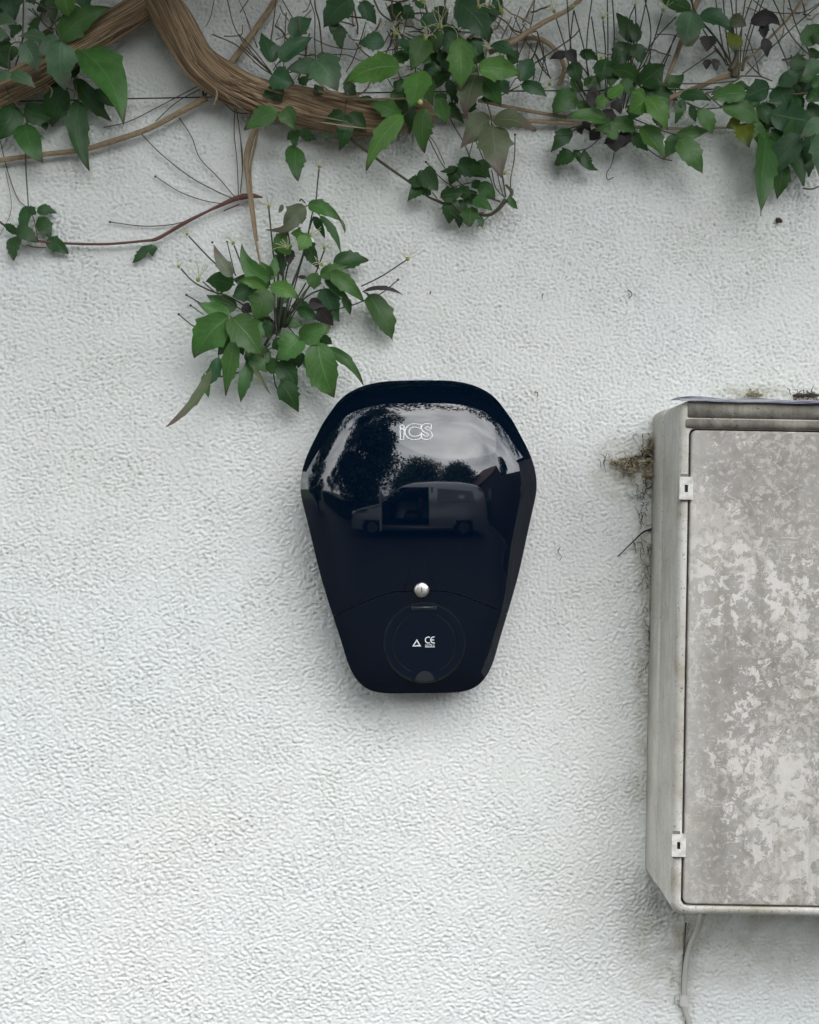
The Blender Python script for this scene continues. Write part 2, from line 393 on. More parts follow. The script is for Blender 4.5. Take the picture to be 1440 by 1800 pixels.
# resample evenly
def resample(pts, n):
    P_ = np.array(pts + [pts[0]]); d = np.sqrt((np.diff(P_, axis=0) ** 2).sum(1)); s_ = np.concatenate([[0], np.cumsum(d)])
    t_ = np.linspace(0, s_[-1], n, endpoint=False); return np.stack([np.interp(t_, s_, P_[:, 0]), np.interp(t_, s_, P_[:, 1])], 1)
NO = 320
OUT = resample(loop, NO)
area = .5 * np.sum(OUT[:, 0] * np.roll(OUT[:, 1], -1) - np.roll(OUT[:, 0], -1) * OUT[:, 1])
if area < 0: OUT = OUT[::-1].copy()
for _ in range(3): OUT = (np.roll(OUT, 1, 0) + 2 * OUT + np.roll(OUT, -1, 0)) / 4
tg = np.roll(OUT, -1, 0) - np.roll(OUT, 1, 0); tg /= np.linalg.norm(tg, axis=1)[:, None]
NRM = np.stack([-tg[:, 1], tg[:, 0]], 1)      # inward (ccw)
BASE = .052
zl = lambda py: (945 - py) * KC
def sstep(a, b, x):
    t = min(1, max(0, (x - a) / (b - a))); return t * t * (3 - 2 * t)
# vertical sag by integrating a curvature profile once
ZT = np.linspace(zl(1230), zl(660), 600); CUR = np.zeros(600)
for i, z in enumerate(ZT):
    up = sstep(zl(1060), zl(950), z)
    CUR[i] = .35 + (1 / .46 - .35) * up + 4.2 * sstep(zl(765), zl(700), z)
SL = np.cumsum(CUR) * (ZT[1] - ZT[0]); SL -= np.interp(zl(868), ZT, SL)
SAG = np.cumsum(SL) * (ZT[1] - ZT[0]); SAG -= np.interp(zl(868), ZT, SAG)
def F0(x, z):
    kh = .7 + (1 / .45 - .7) * sstep(zl(1110), zl(960), z)
    return .128 - float(np.interp(z, ZT, SAG)) - x * x * kh / 2
_sx, _sz, _sr = (746 - 739) * KC * .98, zl(945 + (1133 - 945) * .975), 73 * KC * .975
GZ = (F0(_sx, _sz + .03) - F0(_sx, _sz - .03)) / .06; FD = F0(_sx, _sz) - .0004
def F(x, z):
    q = math.hypot(x - _sx, z - _sz) / _sr
    if q > 1.3: return F0(x, z)
    t = sstep(1.0, 1.3, q); return (FD + GZ * (z - _sz)) * (1 - t) + F0(x, z) * t
EW = .052; _e = np.linspace(0, EW, 400)
_th = np.radians(31) * (1 - _e / EW) ** 1.5
_dr = np.cumsum(np.tan(_th)) * (_e[1] - _e[0]); _dr = _dr[-1] - _dr
def surf(x, z, e): return F(x, z) - float(np.interp(e, _e, _dr))
def shell():
    rows = []; ks = 22
    for k in range(ks + 1):
        e = EW * k / ks; pts = OUT + NRM * e
        rows.append([(p[0], -surf(p[0], p[1], e), p[1]) for p in pts])
    inner = OUT + NRM * EW; c = np.array([0, zl(930)])
    for k in range(1, 34):
        r = 1 - k / 34
        pts = c + (inner - c) * r; rows.append([(p[0], -F(p[0], p[1]), p[1]) for p in pts])
    vs_ = [v for r_ in rows for v in r_]; fs = []
    for i in range(len(rows) - 1):
        for k in range(NO):
            fs.append((i * NO + k, i * NO + (k + 1) % NO, (i + 1) * NO + (k + 1) % NO, (i + 1) * NO + k))
    n = len(vs_); vs_.append((c[0], -F(*c), c[1])); b0 = (len(rows) - 1) * NO
    for k in range(NO): fs.append((b0 + k, b0 + (k + 1) % NO, n))
    return vs_, fs
def seam(x):
    a = abs(x) / KC; return zl(1037 + 41 * sstep(30, 172, a) + 8 * max(0, a - 130) / 40)
def cut(name, upper):
    vs_, fs = shell(); me = bpy.data.meshes.new(name); me.from_pydata(vs_, [], fs)
    bm = bmesh.new(); bm.from_mesh(me)
    for v in bm.verts: v.co.z -= seam(v.co.x)
    gap = .00035
    r = bmesh.ops.bisect_plane(bm, geom=bm.verts[:] + bm.edges[:] + bm.faces[:], plane_co=(0, 0, gap if upper else -gap), plane_no=(0, 0, 1), clear_inner=upper, clear_outer=not upper, dist=1e-6)
    ce = [e for e in r['geom_cut'] if isinstance(e, bmesh.types.BMEdge) and e.is_boundary]
    ex = bmesh.ops.extrude_edge_only(bm, edges=ce)
    for v in [g_ for g_ in ex['geom'] if isinstance(g_, bmesh.types.BMVert)]:
        v.co.y += .004; 
    for v in bm.verts: v.co.z += seam(v.co.x)
    bmesh.ops.recalc_face_normals(bm, faces=bm.faces[:])
    # make normals point outwards
    s_ = sum(f.normal.y * f.calc_area() for f in bm.faces)
    if s_ > 0: bmesh.ops.reverse_faces(bm, faces=bm.faces[:])
    bm.edges.ensure_lookup_table()
    for e in bm.edges:
        if len(e.link_faces) == 2 and e.calc_face_angle(0) > R(50): e.smooth = False
    bm.to_mesh(me); bm.free(); smooth(me)
    return link(name, me, NAVY, charger)
cut('front_cover', True); cut('lower_cover', False)
ins = lambda e: [tuple(p) for p in (OUT + NRM * e)]
eb = [surf(p[0], p[1], 0) for p in OUT]
def var_loop(e, fn): return [(p[0], -fn(i), p[1]) for i, p in enumerate(OUT + NRM * e)]
L5 = [var_loop(.004, lambda i: .001), var_loop(.0014, lambda i: .006), var_loop(.0007, lambda i: eb[i] - .004), var_loop(.0030, lambda i: eb[i] - .0005), var_loop(.009, lambda i: eb[i] + .002), var_loop(.03, lambda i: eb[i] + .003)]
mesh('back_body', [v for l in L5 for v in l], [(i * NO + k, i * NO + (k + 1) % NO, (i + 1) * NO + (k + 1) % NO, (i + 1) * NO + k) for i in range(5) for k in range(NO)], NAVY2, charger)
# logo lettering as outlines following the cover
def text_mesh(body, size, offset=0, outline=0, extrude=0, spacing=1.0):
    cu = bpy.data.curves.new('t', 'FONT'); cu.body = body; cu.size = size; cu.offset = offset; cu.align_x = 'CENTER'; cu.align_y = 'CENTER'; cu.space_character = spacing
    if outline: cu.fill_mode = 'NONE'; cu.bevel_depth = outline; cu.bevel_resolution = 1
    else: cu.extrude = extrude
    o = bpy.data.objects.new('t', cu); col.objects.link(o); dg = bpy.context.evaluated_depsgraph_get()
    me = bpy.data.meshes.new_from_object(o.evaluated_get(dg)); bpy.data.objects.remove(o); return me
def stamp(name, me, cx, cz, front, m, parent, sx=1, sz=1, lift=.0003, label=None):
    """lay text drawn in its xy plane onto the front surface"""
    for v in me.vertices:
        x = cx + v.co.x * sx; z = cz + v.co.y * sz; v.co = (x, -(front(x, z) + lift + v.co.z), z)
    o = link(name, me, m, parent)
    return o
me = text_mesh('iCS', .034, .0012, .00095, spacing=1.0)
xs_ = [v.co.x for v in me.vertices]; ys_ = [v.co.y for v in me.vertices]
kx = 60 * KC / (max(xs_) - min(xs_)) * .96; ky = 31 * KC / (max(ys_) - min(ys_)) * .96
mx, my = (max(xs_) + min(xs_)) / 2, (max(ys_) + min(ys_)) / 2
for v in me.vertices: v.co.x -= mx; v.co.y -= my
lg = stamp('logo_lettering', me, (735.5 - 739) * KC * .98, zl(945 - (945 - 757) * .975), F, LOGOW, charger, kx, ky)
# socket: ring, flap, hinge, catch
sx0, sz0 = (746 - 739) * KC * .98, zl(945 + (1133 - 945) * .975)
fd = F(sx0, sz0)
def disc(name, rin, rout, d0, d1, m, parent, n=72, cutouts=None, bev=.0006):
    mb = MB(); vs2 = []; fs2 = []
    prof = ([(rin, d0), (rin, d1 - bev), (rin + bev, d1)] if rin > 0 else [(0.0002, d1)]) + [(rout - bev, d1), (rout, d1 - bev), (rout, d0)]
    for (r_, d_) in prof:
        for k in range(n):
            a = 2 * math.pi * k / n; vs2.append((sx0 + r_ * math.cos(a), -d_, sz0 + r_ * math.sin(a)))
    m_ = len(prof)
    for i in range(m_ - 1):
        for k in range(n): fs2.append((i * n + k, i * n + (k + 1) % n, (i + 1) * n + (k + 1) % n, (i + 1) * n + k))
    if rin <= 0: fs2.append(tuple(range(n)))
    mb.add(vs2, [f[::-1] for f in fs2]); return mb.build(name, m, parent, sm=False)
RK = KC * .975
disc('socket_well', 0, 74 * RK, fd - .006, fd + .00015, BLACKP, charger)
ring = disc('socket_ring', 57.2 * RK, 71.6 * RK, fd - .006, fd + .0007, NAVY2, charger)
flap = disc('socket_flap', 0, 55.0 * RK, fd - .004, fd + .0008, NAVY2, charger)
g = MB(); g.box((sx0 - 24 * RK, -(fd + .00095), sz0 + 38 * RK), (sx0 + 24 * RK, -(fd - .004), sz0 + 66 * RK)); g.build('hinge_arm', NAVY2, flap, sm=False, bevel=.0003)
g = MB(); g.tube([(sx0 - 23 * RK, -(fd + .0004), sz0 + 63 * RK), (sx0 + 23 * RK, -(fd + .0004), sz0 + 63 * RK)], .0026, 12, 1); g.build('hinge_pin', mat('grey_plastic_pin', (.018, .022, .03), .3), flap)
g = MB(); g.box((sx0 - 24 * RK, -(fd + .00095), sz0 - 70 * RK), (sx0 + 24 * RK, -(fd - .004), sz0 - 46 * RK)); g.build('catch_arm', NAVY2, flap, sm=False, bevel=.0003)
n = 24; vs2 = [(sx0, -(fd + .0026), sz0 - 70 * RK)]; vs2 += [(sx0 + 17 * RK * math.cos(math.pi * k / n), -(fd + .0024), sz0 - 69 * RK + 17 * RK * math.sin(math.pi * k / n)) for k in range(n + 1)]
vs2 += [(v[0], -(fd), v[2]) for v in vs2]; m2 = n + 2
fs2 = [(0, k + 2, k + 1) for k in range(n)] + [(k + 1, k + 2, k + 2 + m2, k + 1 + m2) for k in range(n)] + [(0, 1, 1 + m2, m2), (n + 1, 0, m2, n + 1 + m2)]
mesh('catch_tab', vs2, fs2, mat('dark_grey_tab', (.028, .032, .038), .35), flap, sm=False)
ff = lambda x, z: fd + .0008
# CE mark (two open rings with a bar), approval triangle and small print
def arc(mb, cx, cz, r, a0, a1, w, d, n=16):
    vs3 = []; 
    for k in range(n + 1):
        a = R(a0 + (a1 - a0) * k / n)
        vs3 += [(cx + (r - w) * math.cos(a), -d, cz + (r - w) * math.sin(a)), (cx + r * math.cos(a), -d, cz + r * math.sin(a))]
    mb.add(vs3, [(2 * k, 2 * k + 1, 2 * k + 3, 2 * k + 2) for k in range(n)])
def quad(mb, x0, z0, x1, z1, d): mb.add([(x0, -d, z0), (x1, -d, z0), (x1, -d, z1), (x0, -d, z1)], [(0, 1, 2, 3)])
u = RK; dd = fd + .0011
ce = MB(); cx1, cz1 = sx0 + 7 * u, sz0 + 5 * u
arc(ce, cx1, cz1, 6.4 * u, 60, 300, 1.9 * u, dd); arc(ce, cx1 + 9.6 * u, cz1, 6.4 * u, 70, 290, 1.9 * u, dd); quad(ce, cx1 + 5 * u, cz1 - .9 * u, cx1 + 10.5 * u, cz1 + .9 * u, dd + .00003)
quad(ce, sx0 + 1 * u, sz0 - 7.0 * u, sx0 + 18.5 * u, sz0 - 6.2 * u, dd); quad(ce, sx0 + 1 * u, sz0 - 8.4 * u, sx0 + 18.5 * u, sz0 - 7.7 * u, dd)
ce.build('conformity_mark', WHITE, flap, sm=False)
me = text_mesh('62196-2', .0042); stamp('small_print', me, sx0 + 9.5 * u, sz0 - 4.0 * u, ff, WHITE, flap, .82, .82, .0003)
tr_ = MB(); c3 = [(sx0 - 22 * u, sz0 - 6.5 * u), (sx0 - 6 * u, sz0 - 6.5 * u), (sx0 - 13.5 * u, sz0 + 7 * u)]
gx = sum(c[0] for c in c3) / 3; gz = sum(c[1] for c in c3) / 3; c4 = [(gx + (x - gx) * .58, gz + (z - gz) * .58) for x, z in c3]
tr_.add([(x, -dd, z) for x, z in c3 + c4], [(0, 1, 4, 3), (1, 2, 5, 4), (2, 0, 3, 5)])
quad(tr_, sx0 - 14 * u, sz0 - 4.9 * u, sx0 - 8.5 * u, sz0 - 3.6 * u, dd + .00005)
tr_.build('approval_triangle', WHITE, flap, sm=False)
for o in [o for o in bpy.data.objects if o.name.split('.')[0] in ('socket_well', 'socket_ring', 'socket_flap', 'hinge_arm', 'hinge_pin', 'catch_arm', 'catch_tab', 'conformity_mark', 'small_print', 'approval_triangle')]:
    for v in o.data.vertices: v.co.y -= GZ * (v.co.z - sz0)
# lock
lx, lz = (742 - 739) * KC * .98, zl(945 + (1037 - 945) * .975)
fl = F(lx, lz)
def puck(name, r_, d0, d1, m, dome=0, parent=charger, n=40):
    prof = [(r_, d0), (r_, d1 - .0012), (r_ - .0004, d1 - .0005), (r_ - .0012, d1)] + ([(r_ * .6, d1 + dome * .7), (r_ * .25, d1 + dome)] if dome else []) 
    vs3 = [(lx + a * math.cos(2 * math.pi * k / n), -d, lz + a * math.sin(2 * math.pi * k / n)) for a, d in prof for k in range(n)]
    fs3 = [(i * n + (k + 1) % n, i * n + k, (i + 1) * n + k, (i + 1) * n + (k + 1) % n) for i in range(len(prof) - 1) for k in range(n)]
    fs3.append(tuple((len(prof) - 1) * n + k for k in range(n - 1, -1, -1)))
    return mesh(name, vs3, fs3, m, parent)
puck('lock_collar', 15 * RK, fl - .003, fl + .0012, BLACKP)
lk = puck('lock_barrel', 12.8 * RK, fl - .003, fl + .0048, STEEL, .0007)
g = MB(); g.box((lx - .0004, -(fl + .0056), lz - .0032), (lx + .0004, -(fl + .004), lz + .0032)); g.build('key_slot', BLACKP, lk, sm=False)

# ---------------------------------------------------------------- meter box
def grp_nodes(base, stain, streak):
    def f(t, b):
        v = coords(t); vv = coords(t, 'Object', (1, 1, .06))
        st = noise_(t, vv, 90, 6, .65); n = noise_(t, v, 18, 7, .65, .4)
        c = mix(t, ramp(t, st, [(.38, 0), (.66, 1)]), base, streak)
        c = mix(t, ramp(t, n, [(.42, 0), (.68, .95)]), c, stain)
        sp = ramp(t, noise_(t, v, 300, 3, .6), [(.62, 0), (.68, 1)])
        c = mix(t, math_(t, 'MULTIPLY', sp, .7), c, (.07, .06, .045))
        t.links.new(c, b.inputs['Base Color']); bump(t, b, st, .3, .0006)
    return f
BOXSIDE = mat('weathered_box_side', rough=.7, spec=.3, build=grp_nodes((.74, .72, .67), (.54, .52, .45), (.62, .60, .55)))
BOXEDGE = mat('worn_box_edge', rough=.55, spec=.35, build=grp_nodes((.68, .665, .63), (.36, .33, .26), (.54, .52, .47)))
BOXTOP = mat('grimy_box_top', rough=.85, spec=.2, build=grp_nodes((.24, .225, .19), (.07, .065, .055), (.40, .375, .32)))
CLIP = mat('white_plastic_clip', rough=.5, build=lambda t, b: t.links.new(mix(t, ramp(t, noise_(t, coords(t), 110, 5, .65), [(.42, 0), (.7, .8)]), (.70, .69, .66), (.36, .32, .25)), b.inputs['Base Color']))
def door_nodes(t, b):
    v = coords(t); sep = N(t, 'SeparateXYZ'); t.links.new(v, sep.inputs[0])
    warp = N(t, 'TexNoise', Scale=70, Detail=4); t.links.new(v, warp.inputs['Vector'])
    ad = N(t, 'VectorMath', operation='MULTIPLY_ADD'); t.links.new(warp.outputs['Color'], ad.inputs[0]); ad.inputs[1].default_value = (.022, .022, .022); t.links.new(v, ad.inputs[2])
    w = ad.outputs[0]
    base = mix(t, ramp(t, noise_(t, v, 7, 5, .6), [(.35, 0), (.65, 1)]), (.235, .220, .198), (.350, .332, .302))
    base = mix(t, ramp(t, noise_(t, w, 60, 6, .7), [(.35, 0), (.65, .6)]), base, (.43, .41, .39))
    pa = noise_(t, w, 62, 6, .68); gate = noise_(t, v, 6.5, 3, .55)
    thr = math_(t, 'ADD', pa, math_(t, 'MULTIPLY', math_(t, 'SUBTRACT', gate, .5), .62))
    gx = blob(t, sep, .26, -.36, .26, .24); thr = math_(t, 'ADD', thr, math_(t, 'MULTIPLY', math_(t, 'SUBTRACT', gx, .45), .11))
    m1 = ramp(t, thr, [(.520, 0), (.534, 1)])
    c = mix(t, math_(t, 'MULTIPLY', m1, .9), base, (.64, .61, .575))
    rim = ramp(t, thr, [(.50, 0), (.524, 1), (.55, 0)])
    c = mix(t, math_(t, 'MULTIPLY', rim, .3), c, (.66, .64, .62))
    f2 = noise_(t, w, 150, 5, .7); g2 = noise_(t, v, 11, 3, .6)
    m2 = ramp(t, math_(t, 'ADD', f2, math_(t, 'MULTIPLY', math_(t, 'SUBTRACT', g2, .5), .5)), [(.53, 0), (.56, 1)]); c = mix(t, math_(t, 'MULTIPLY', m2, .55), c, (.555, .53, .49))
    pink = ramp(t, noise_(t, v, 22, 4, .6), [(.52, 0), (.68, 1)]); c = mix(t, math_(t, 'MULTIPLY', pink, .2), c, (.42, .35, .315))
    yel = ramp(t, noise_(t, v, 30, 4, .6), [(.58, 0), (.7, 1)]); c = mix(t, math_(t, 'MULTIPLY', yel, .25), c, (.40, .35, .24))
    vs_n = noise_(t, coords(t, 'Object', (1, 1, .05)), 75, 5, .6); c = mix(t, ramp(t, vs_n, [(.5, 0), (.72, .38)]), c, (.20, .185, .155))
    sc_ = noise_(t, coords(t, 'Object', (1, 1, 14), (0, .7, 0)), 40, 2, .5); c = mix(t, ramp(t, sc_, [(.70, 0), (.72, .5)]), c, (.6, .59, .56))
    ex = math_(t, 'SUBTRACT', 1.0, math_(t, 'MULTIPLY', math_(t, 'SUBTRACT', sep.outputs[0], .012), 28), True); c = mix(t, math_(t, 'MULTIPLY', ex, .5), c, (.50, .485, .45))
    # cleaner strip along the rims of the door
    t.links.new(c, b.inputs['Base Color']); bump(t, b, thr, .35, .0008)
DOOR = mat('flaking_lichened_door', rough=.72, spec=.25, build=door_nodes)

BD = .205; kf = S * (D - BD) / D
o0 = P(1197, 703, BD)
box = thing('meter_box', 'large weathered pale plastic utility meter box with blotchy grey door at the right edge', 'meter box', (o0.x, 0, o0.z), rot=(0, R(1.0), 0))
WB, HB = .430, 906 * kf
U = lambda a: a * kf
rr = lambda l, t, r_, b, rad: rrect(l, -(HB - b), WB - r_, -t, rad, 6)    # insets from each side
# rear tray and front shell with a shadow gap between them
vs_, fs = loft([(rr(0, 0, 0, 0, .012), 0), (rr(0, 0, 0, 0, .012), .080), (rr(.0015, .0015, .0015, .0015, .011), .0815), (rr(.003, .003, .003, .003, .010), .0818)], cap0=True)
mesh('rear_tray', vs_, fs, BOXSIDE, box)
tl, tt, tb = U(16.5), U(50), U(17)
fr = [(rr(.004, .004, .004, .004, .010), .0818), (rr(.001, .001, .001, .001, .012), .083), (rr(.0005, .0005, .0005, .0005, .012), .13), (rr(0, 0, 0, 0, .013), BD - .010),
      (rr(.0012, .0012, .0012, .0012, .013), BD - .005), (rr(.004, .004, .004, .004, .012), BD - .0012), (rr(.0075, .0075, .0075, .0075, .010), BD)]
vs_, fs = loft(fr[:4], cap1=False); mesh('side_shell', vs_, fs, BOXSIDE, box)
fr2 = fr[3:] + [(rr(tl - .0018, tt - .0018, tl, tb - .0018, .0085), BD), (rr(tl - .0005, tt - .0005, tl, tb - .0005, .008), BD - .001), (rr(tl, tt, tl, tb, .0075), BD - .004), (rr(tl, tt, tl, tb, .0075), BD - .014)]
vs_, fs = loft(fr2, cap1=False); mesh('door_frame', vs_, fs, BOXEDGE, box)
vs_, fs = loft([(rr(tl - .002, tt - .002, tl, tb - .002, .0075), BD - .014), (rr(tl + .01, tt + .01, tl, tb + .01, .0075), BD - .0141)]); mesh('gap_lining', vs_, fs, BLACKP, box)
gp = .0021
dl = [(rr(tl + gp, tt + gp * .8, tl, tb + gp, .0065), BD - .013), (rr(tl + gp, tt + gp * .8, tl, tb + gp, .0065), BD - .0012), (rr(tl + gp + .0006, tt + gp * .8 + .0006, tl, tb + gp + .0006, .006), BD + .0004), (rr(tl + gp + .002, tt + gp + .0016, tl, tb + gp + .002, .0052), BD + .001)]
vs_, fs = loft(dl); door = mesh('door', vs_, fs, DOOR, box)
# moulded bands over the door
g = MB(); g.box((.006, -(BD + .0022), -U(49)), (WB - .006, -(BD - .004), -U(33))); g.build('drip_rail', BOXTOP, box, bevel=.0012)
g = MB(); g.box((.008, -(BD + .0012), -U(31)), (WB - .008, -(BD - .004), -U(5))); g.build('head_band', BOXTOP, box, bevel=.001)
# metal flashing lying on top
def flash_nodes(t, b):
    n = noise_(t, coords(t, 'Object', (12, 1, 260)), 1.4, 3, .6); t.links.new(ramp(t, n, [(.38, (.10, .10, .15)), (.5, (.62, .60, .75)), (.62, (.85, .86, .9))]), b.inputs['Base Color'])
g = MB(); nX = 40; rows = []
for i in range(nX + 1):
    x = -.001 + (WB + .003) * i / nX; wv = .0009 * math.sin(i * .9) + .0006 * math.sin(i * .37 + 1)
    tz = [(.14, .0052 + wv), (BD - .02, .0036 + wv), (BD + .004, .0028 + wv), (BD + .0075, .0004 + wv * .5), (BD + .0070, -.0018 + wv * .5), (BD + .0035, .0012 + wv), (BD - .02, .0021 + wv), (.14, .0036 + wv)]
    rows.append([(x, -d, z) for d, z in tz])
g.add([v for r_ in rows for v in r_], [(i * 8 + k, i * 8 + (k + 1) % 8, (i + 1) * 8 + (k + 1) % 8, (i + 1) * 8 + k) for i in range(nX) for k in range(8)] + [tuple(range(8)), tuple(nX * 8 + k for k in range(7, -1, -1))])
g.build('flashing', mat('wavy_metal_flashing', rough=.3, metal=.55, build=flash_nodes), box, sm=False)
def hinge(v0, v1, u0, w):
    h = MB(); z0, z1 = -U(v1), -U(v0); x0_, x1_ = U(u0), U(u0 + w)
    d0, d1 = BD - .003, BD + .0042
    sl = [(x0_ + U(9), z0 + U(13)), (x0_ + U(15), z0 + U(26))]
    # plate with a real slot: four bars
    h.box((x0_, -d1, z0), (sl[0][0], -d0, z1)); h.box((sl[1][0], -d1, z0), (x1_, -d0, z1)); h.box((sl[0][0], -d1 + .00004, z0 + .00004), (sl[1][0], -d0, sl[0][1])); h.box((sl[0][0], -d1 + .00004, sl[1][1]), (sl[1][0], -d0, z1 - .00004))
    o = h.build('hinge', CLIP, box, sm=False)
    q = MB(); q.box((sl[0][0], -(d1 - .003), sl[0][1]), (sl[1][0], -d0, sl[1][1])); q.build('hinge_slot', BLACKP, o, sm=False)
    HG = bpy.data.materials.get('dark_hinge_gap') or mat('dark_hinge_gap', (.16, .15, .13), .7)
    q = MB(); q.box((x0_ + U(3), -(BD + .0012), z1 + .0001), (x0_ + U(15), -(BD - .002), z1 + U(5))); q.build('hinge_knuckle', HG, o, sm=False); q = MB(); q.box((x0_ + U(3), -(BD + .0012), z0 - U(4)), (x0_ + U(15), -(BD - .002), z0 - .0001)); q.build('hinge_knuckle', HG, o, sm=False)
hinge(135, 175, -.5, 24); hinge(763, 802, -3, 24.5)

# ---------------------------------------------------------------- cable and clip
g = MB(); cp = [(1236, 1605, .05), (1228, 1632, .02), (1213, 1665, .009), (1206, 1700, .007), (1203, 1750, .007), (1205, 1775, .007), (1212, 1800, .007), (1220, 1840, .007), (1222, 1950, .007), (1222, 2600, .007)]
g.tube([P(*c) for c in cp], .0037, 10, 8)
tag(g.build('cable', mat('grey_cable_sheath', (.50, .49, .45), .55)), 'pale grey cable running down the wall from beneath the meter box', 'cable')
g = MB(); cp = [(1206, 1622, .004), (1204, 1650, .003), (1201, 1700, .003), (1199, 1745, .003), (1203, 1780, .003), (1207, 1810, .003), (1211, 1950, .003)]
g.tube([P(*c) for c in cp], .0012, 6, 6)
tag(g.build('thin_wire', mat('dirty_thin_wire', (.09, .08, .065), .7)), 'thin dirty dark wire running down behind the pale grey cable', 'wire')
cl = thing('cable_clip', 'small white plastic nail-in clip holding the pale cable to the wall', 'cable clip', P(1203, 1755, 0))
g = MB(); c0 = P(1203, 1755, .007) - P(1203, 1755, 0)
n = 14; pr = []
for k in range(n + 1):
    a = R(-20 + 220 * k / n); pr.append((c0.x + math.cos(a) * .0042, c0.y - math.sin(a) * .0042 * .95))
pr2 = [(c0.x + (x - c0.x) * 1.5, c0.y + (y - c0.y) * 1.45) for x, y in pr]
lp = pr + pr2[::-1]; h_ = .0068
g.add([(x, y, -h_) for x, y in lp] + [(x, y, h_) for x, y in lp], [(i, (i + 1) % len(lp), (i + 1) % len(lp) + len(lp), i + len(lp)) for i in range(len(lp))] + [(k, k + 1, 2 * n + 1 - k - 1, 2 * n + 1 - k) for k in range(n)] + [tuple(i + len(lp) for i in (k, 2 * n + 1 - k, 2 * n + 1 - k - 1, k + 1)) for k in range(n)])
g.box((-.012, -.007, -.0045), (-.0058, .001, .0045)); g.build('saddle', mat('clip_plastic', (.62, .62, .60), .45), cl, sm=False)
g = MB(); g.tube([(-.009, -.0072, 0), (-.009, -.0092, 0)], .0016, 10, 1); g.build('nail_head', STEEL, cl)

# ---------------------------------------------------------------- debris by the meter box
GRIME = mat('dusty_cobweb_debris', rough=.95, spec=.1, build=lambda t, b: t.links.new(ramp(t, noise_(t, coords(t), 150, 5, .7), [(.36, (.10, .075, .045)), (.48, (.42, .37, .26)), (.64, (.66, .62, .50))]), b.inputs['Base Color']))
DARKDEB = mat('dark_dry_debris', rough=.9, build=lambda t, b: t.links.new(ramp(t, noise_(t, coords(t), 120, 4, .7), [(.4, (.035, .026, .02)), (.65, (.2, .16, .12))]), b.inputs['Base Color']))
def debris(name, label, cat, pts, m, seed, count, spread, asp=.8):
    rs = random.Random(seed); o = MB()
    for (px, py, r_) in pts:
        # crumpled dusty sheet
        nn = 11; grid = []
        ang0 = rs.random() * 6
        for i in range(nn):
            for j in range(nn):
                a = i / (nn - 1) * 2 - 1; b_ = j / (nn - 1) * 2 - 1
                rad = 1 + .45 * mnoise.noise(Vector((a * 2 + seed, b_ * 2, px)))
                l = max(abs(a), abs(b_)) / max(1e-3, math.hypot(a, b_)) if (a or b_) else 1
                qx = px + a * l * r_ * rad; qy = py + b_ * l * r_ * rad * asp
                edge = 1 - max(abs(a), abs(b_))
                d_ = .001 + .008 * edge ** .6 * (1 + .9 * mnoise.noise(Vector((qx * .13, qy * .13, seed))) + .5 * mnoise.noise(Vector((qx * .4, qy * .4, seed))))
                grid.append(P(qx, qy, max(.0008, d_)))
        o.add(grid, [(i * nn + j, i * nn + j + 1, (i + 1) * nn + j + 1, (i + 1) * nn + j) for i in range(nn - 1) for j in range(nn - 1)])
        for _ in range(count):
            x, y = px + rs.gauss(0, r_ * .55), py + rs.gauss(0, r_ * asp * .7); a = rs.random() * 6.3; pl = []
            for s_ in range(4):
                pl.append(P(x, y, .004 + rs.random() * .014)); a += rs.gauss(0, .9); x += math.cos(a) * spread; y += math.sin(a) * spread
            o.tube(pl, rs.uniform(.00025, .0007), 4, 3)
    ob = o.build(name, m, sm=False); return tag(ob, label, cat)
debris('cobweb_clump', 'dusty olive-brown cobweb clump of leaf scraps clinging beside the upper left of the meter box', 'cobweb', [(1130, 812, 20), (1106, 824, 17), (1142, 834, 15), (1080, 814, 8), (1096, 812, 11), (1138, 790, 10), (1145, 772, 6)], GRIME, 3, 12, 6, .6)
def strands(name, label, cat, lines, m, rad=.0007):
    o = MB()
    for l in lines: o.tube([P(a, b_, .003 + (i % 3) * .003) for i, (a, b_) in enumerate(l)], [rad * (1 - .5 * i / (len(l) - 1)) for i in range(len(l))], 5, 4)
    return tag(o.build(name, m), label, cat)
strands('dry_twig', 'short black twig sticking out diagonally from the left side of the meter box', 'twig', [[(1148, 929), (1130, 936), (1112, 953), (1086, 978)]], mat('black_twig', (.012, .011, .010), .7), .0013)
rs = random.Random(5); L_ = []
for (x, y, n_) in ((1130, 800, 14), (1108, 820, 12), (1145, 800, 10), (1060, 812, 4), (1138, 860, 14), (1125, 875, 10), (1128, 905, 7), (1145, 960, 16), (1140, 1010, 8), (1146, 1090, 12), (1147, 1130, 12), (1120, 965, 6), (1148, 1160, 8), (1150, 1040, 8)):
    for _ in range(n_):
        a = rs.random() * 6.3; p = [(x + rs.gauss(0, 5), y + rs.gauss(0, 9))]
        for _k in range(3): a += rs.gauss(0, .7); p.append((min(1152, p[-1][0] + math.cos(a) * 5), p[-1][1] + math.sin(a) * 7))
        L_.append(p)
tag(strands('root_debris', 'fine dark rootlets and dust caught down the gap left of the meter box', 'debris', L_, DARKDEB, .0005), kind='stuff')
debris('moss_tuft', 'smaller brown moss tuft on the meter box flashing, nearer its left corner', 'moss', [(1320, 693, 9), (1334, 694, 8)], GRIME, 9, 12, 4, .3)
debris('moss_tuft', 'larger brown moss tuft on the meter box flashing at the photo edge', 'moss', [(1405, 695, 12), (1428, 695, 14)], DARKDEB, 10, 14, 5, .3)
strands('dried_tendril', 'curled pale dried tendril on the wall above the meter box left corner', 'tendril', [[(1120, 762), (1113, 766), (1116, 774), (1121, 780)]], DARKDEB, .0006)
SC = mat('brown_scrap', (.10, .05, .03), .7)
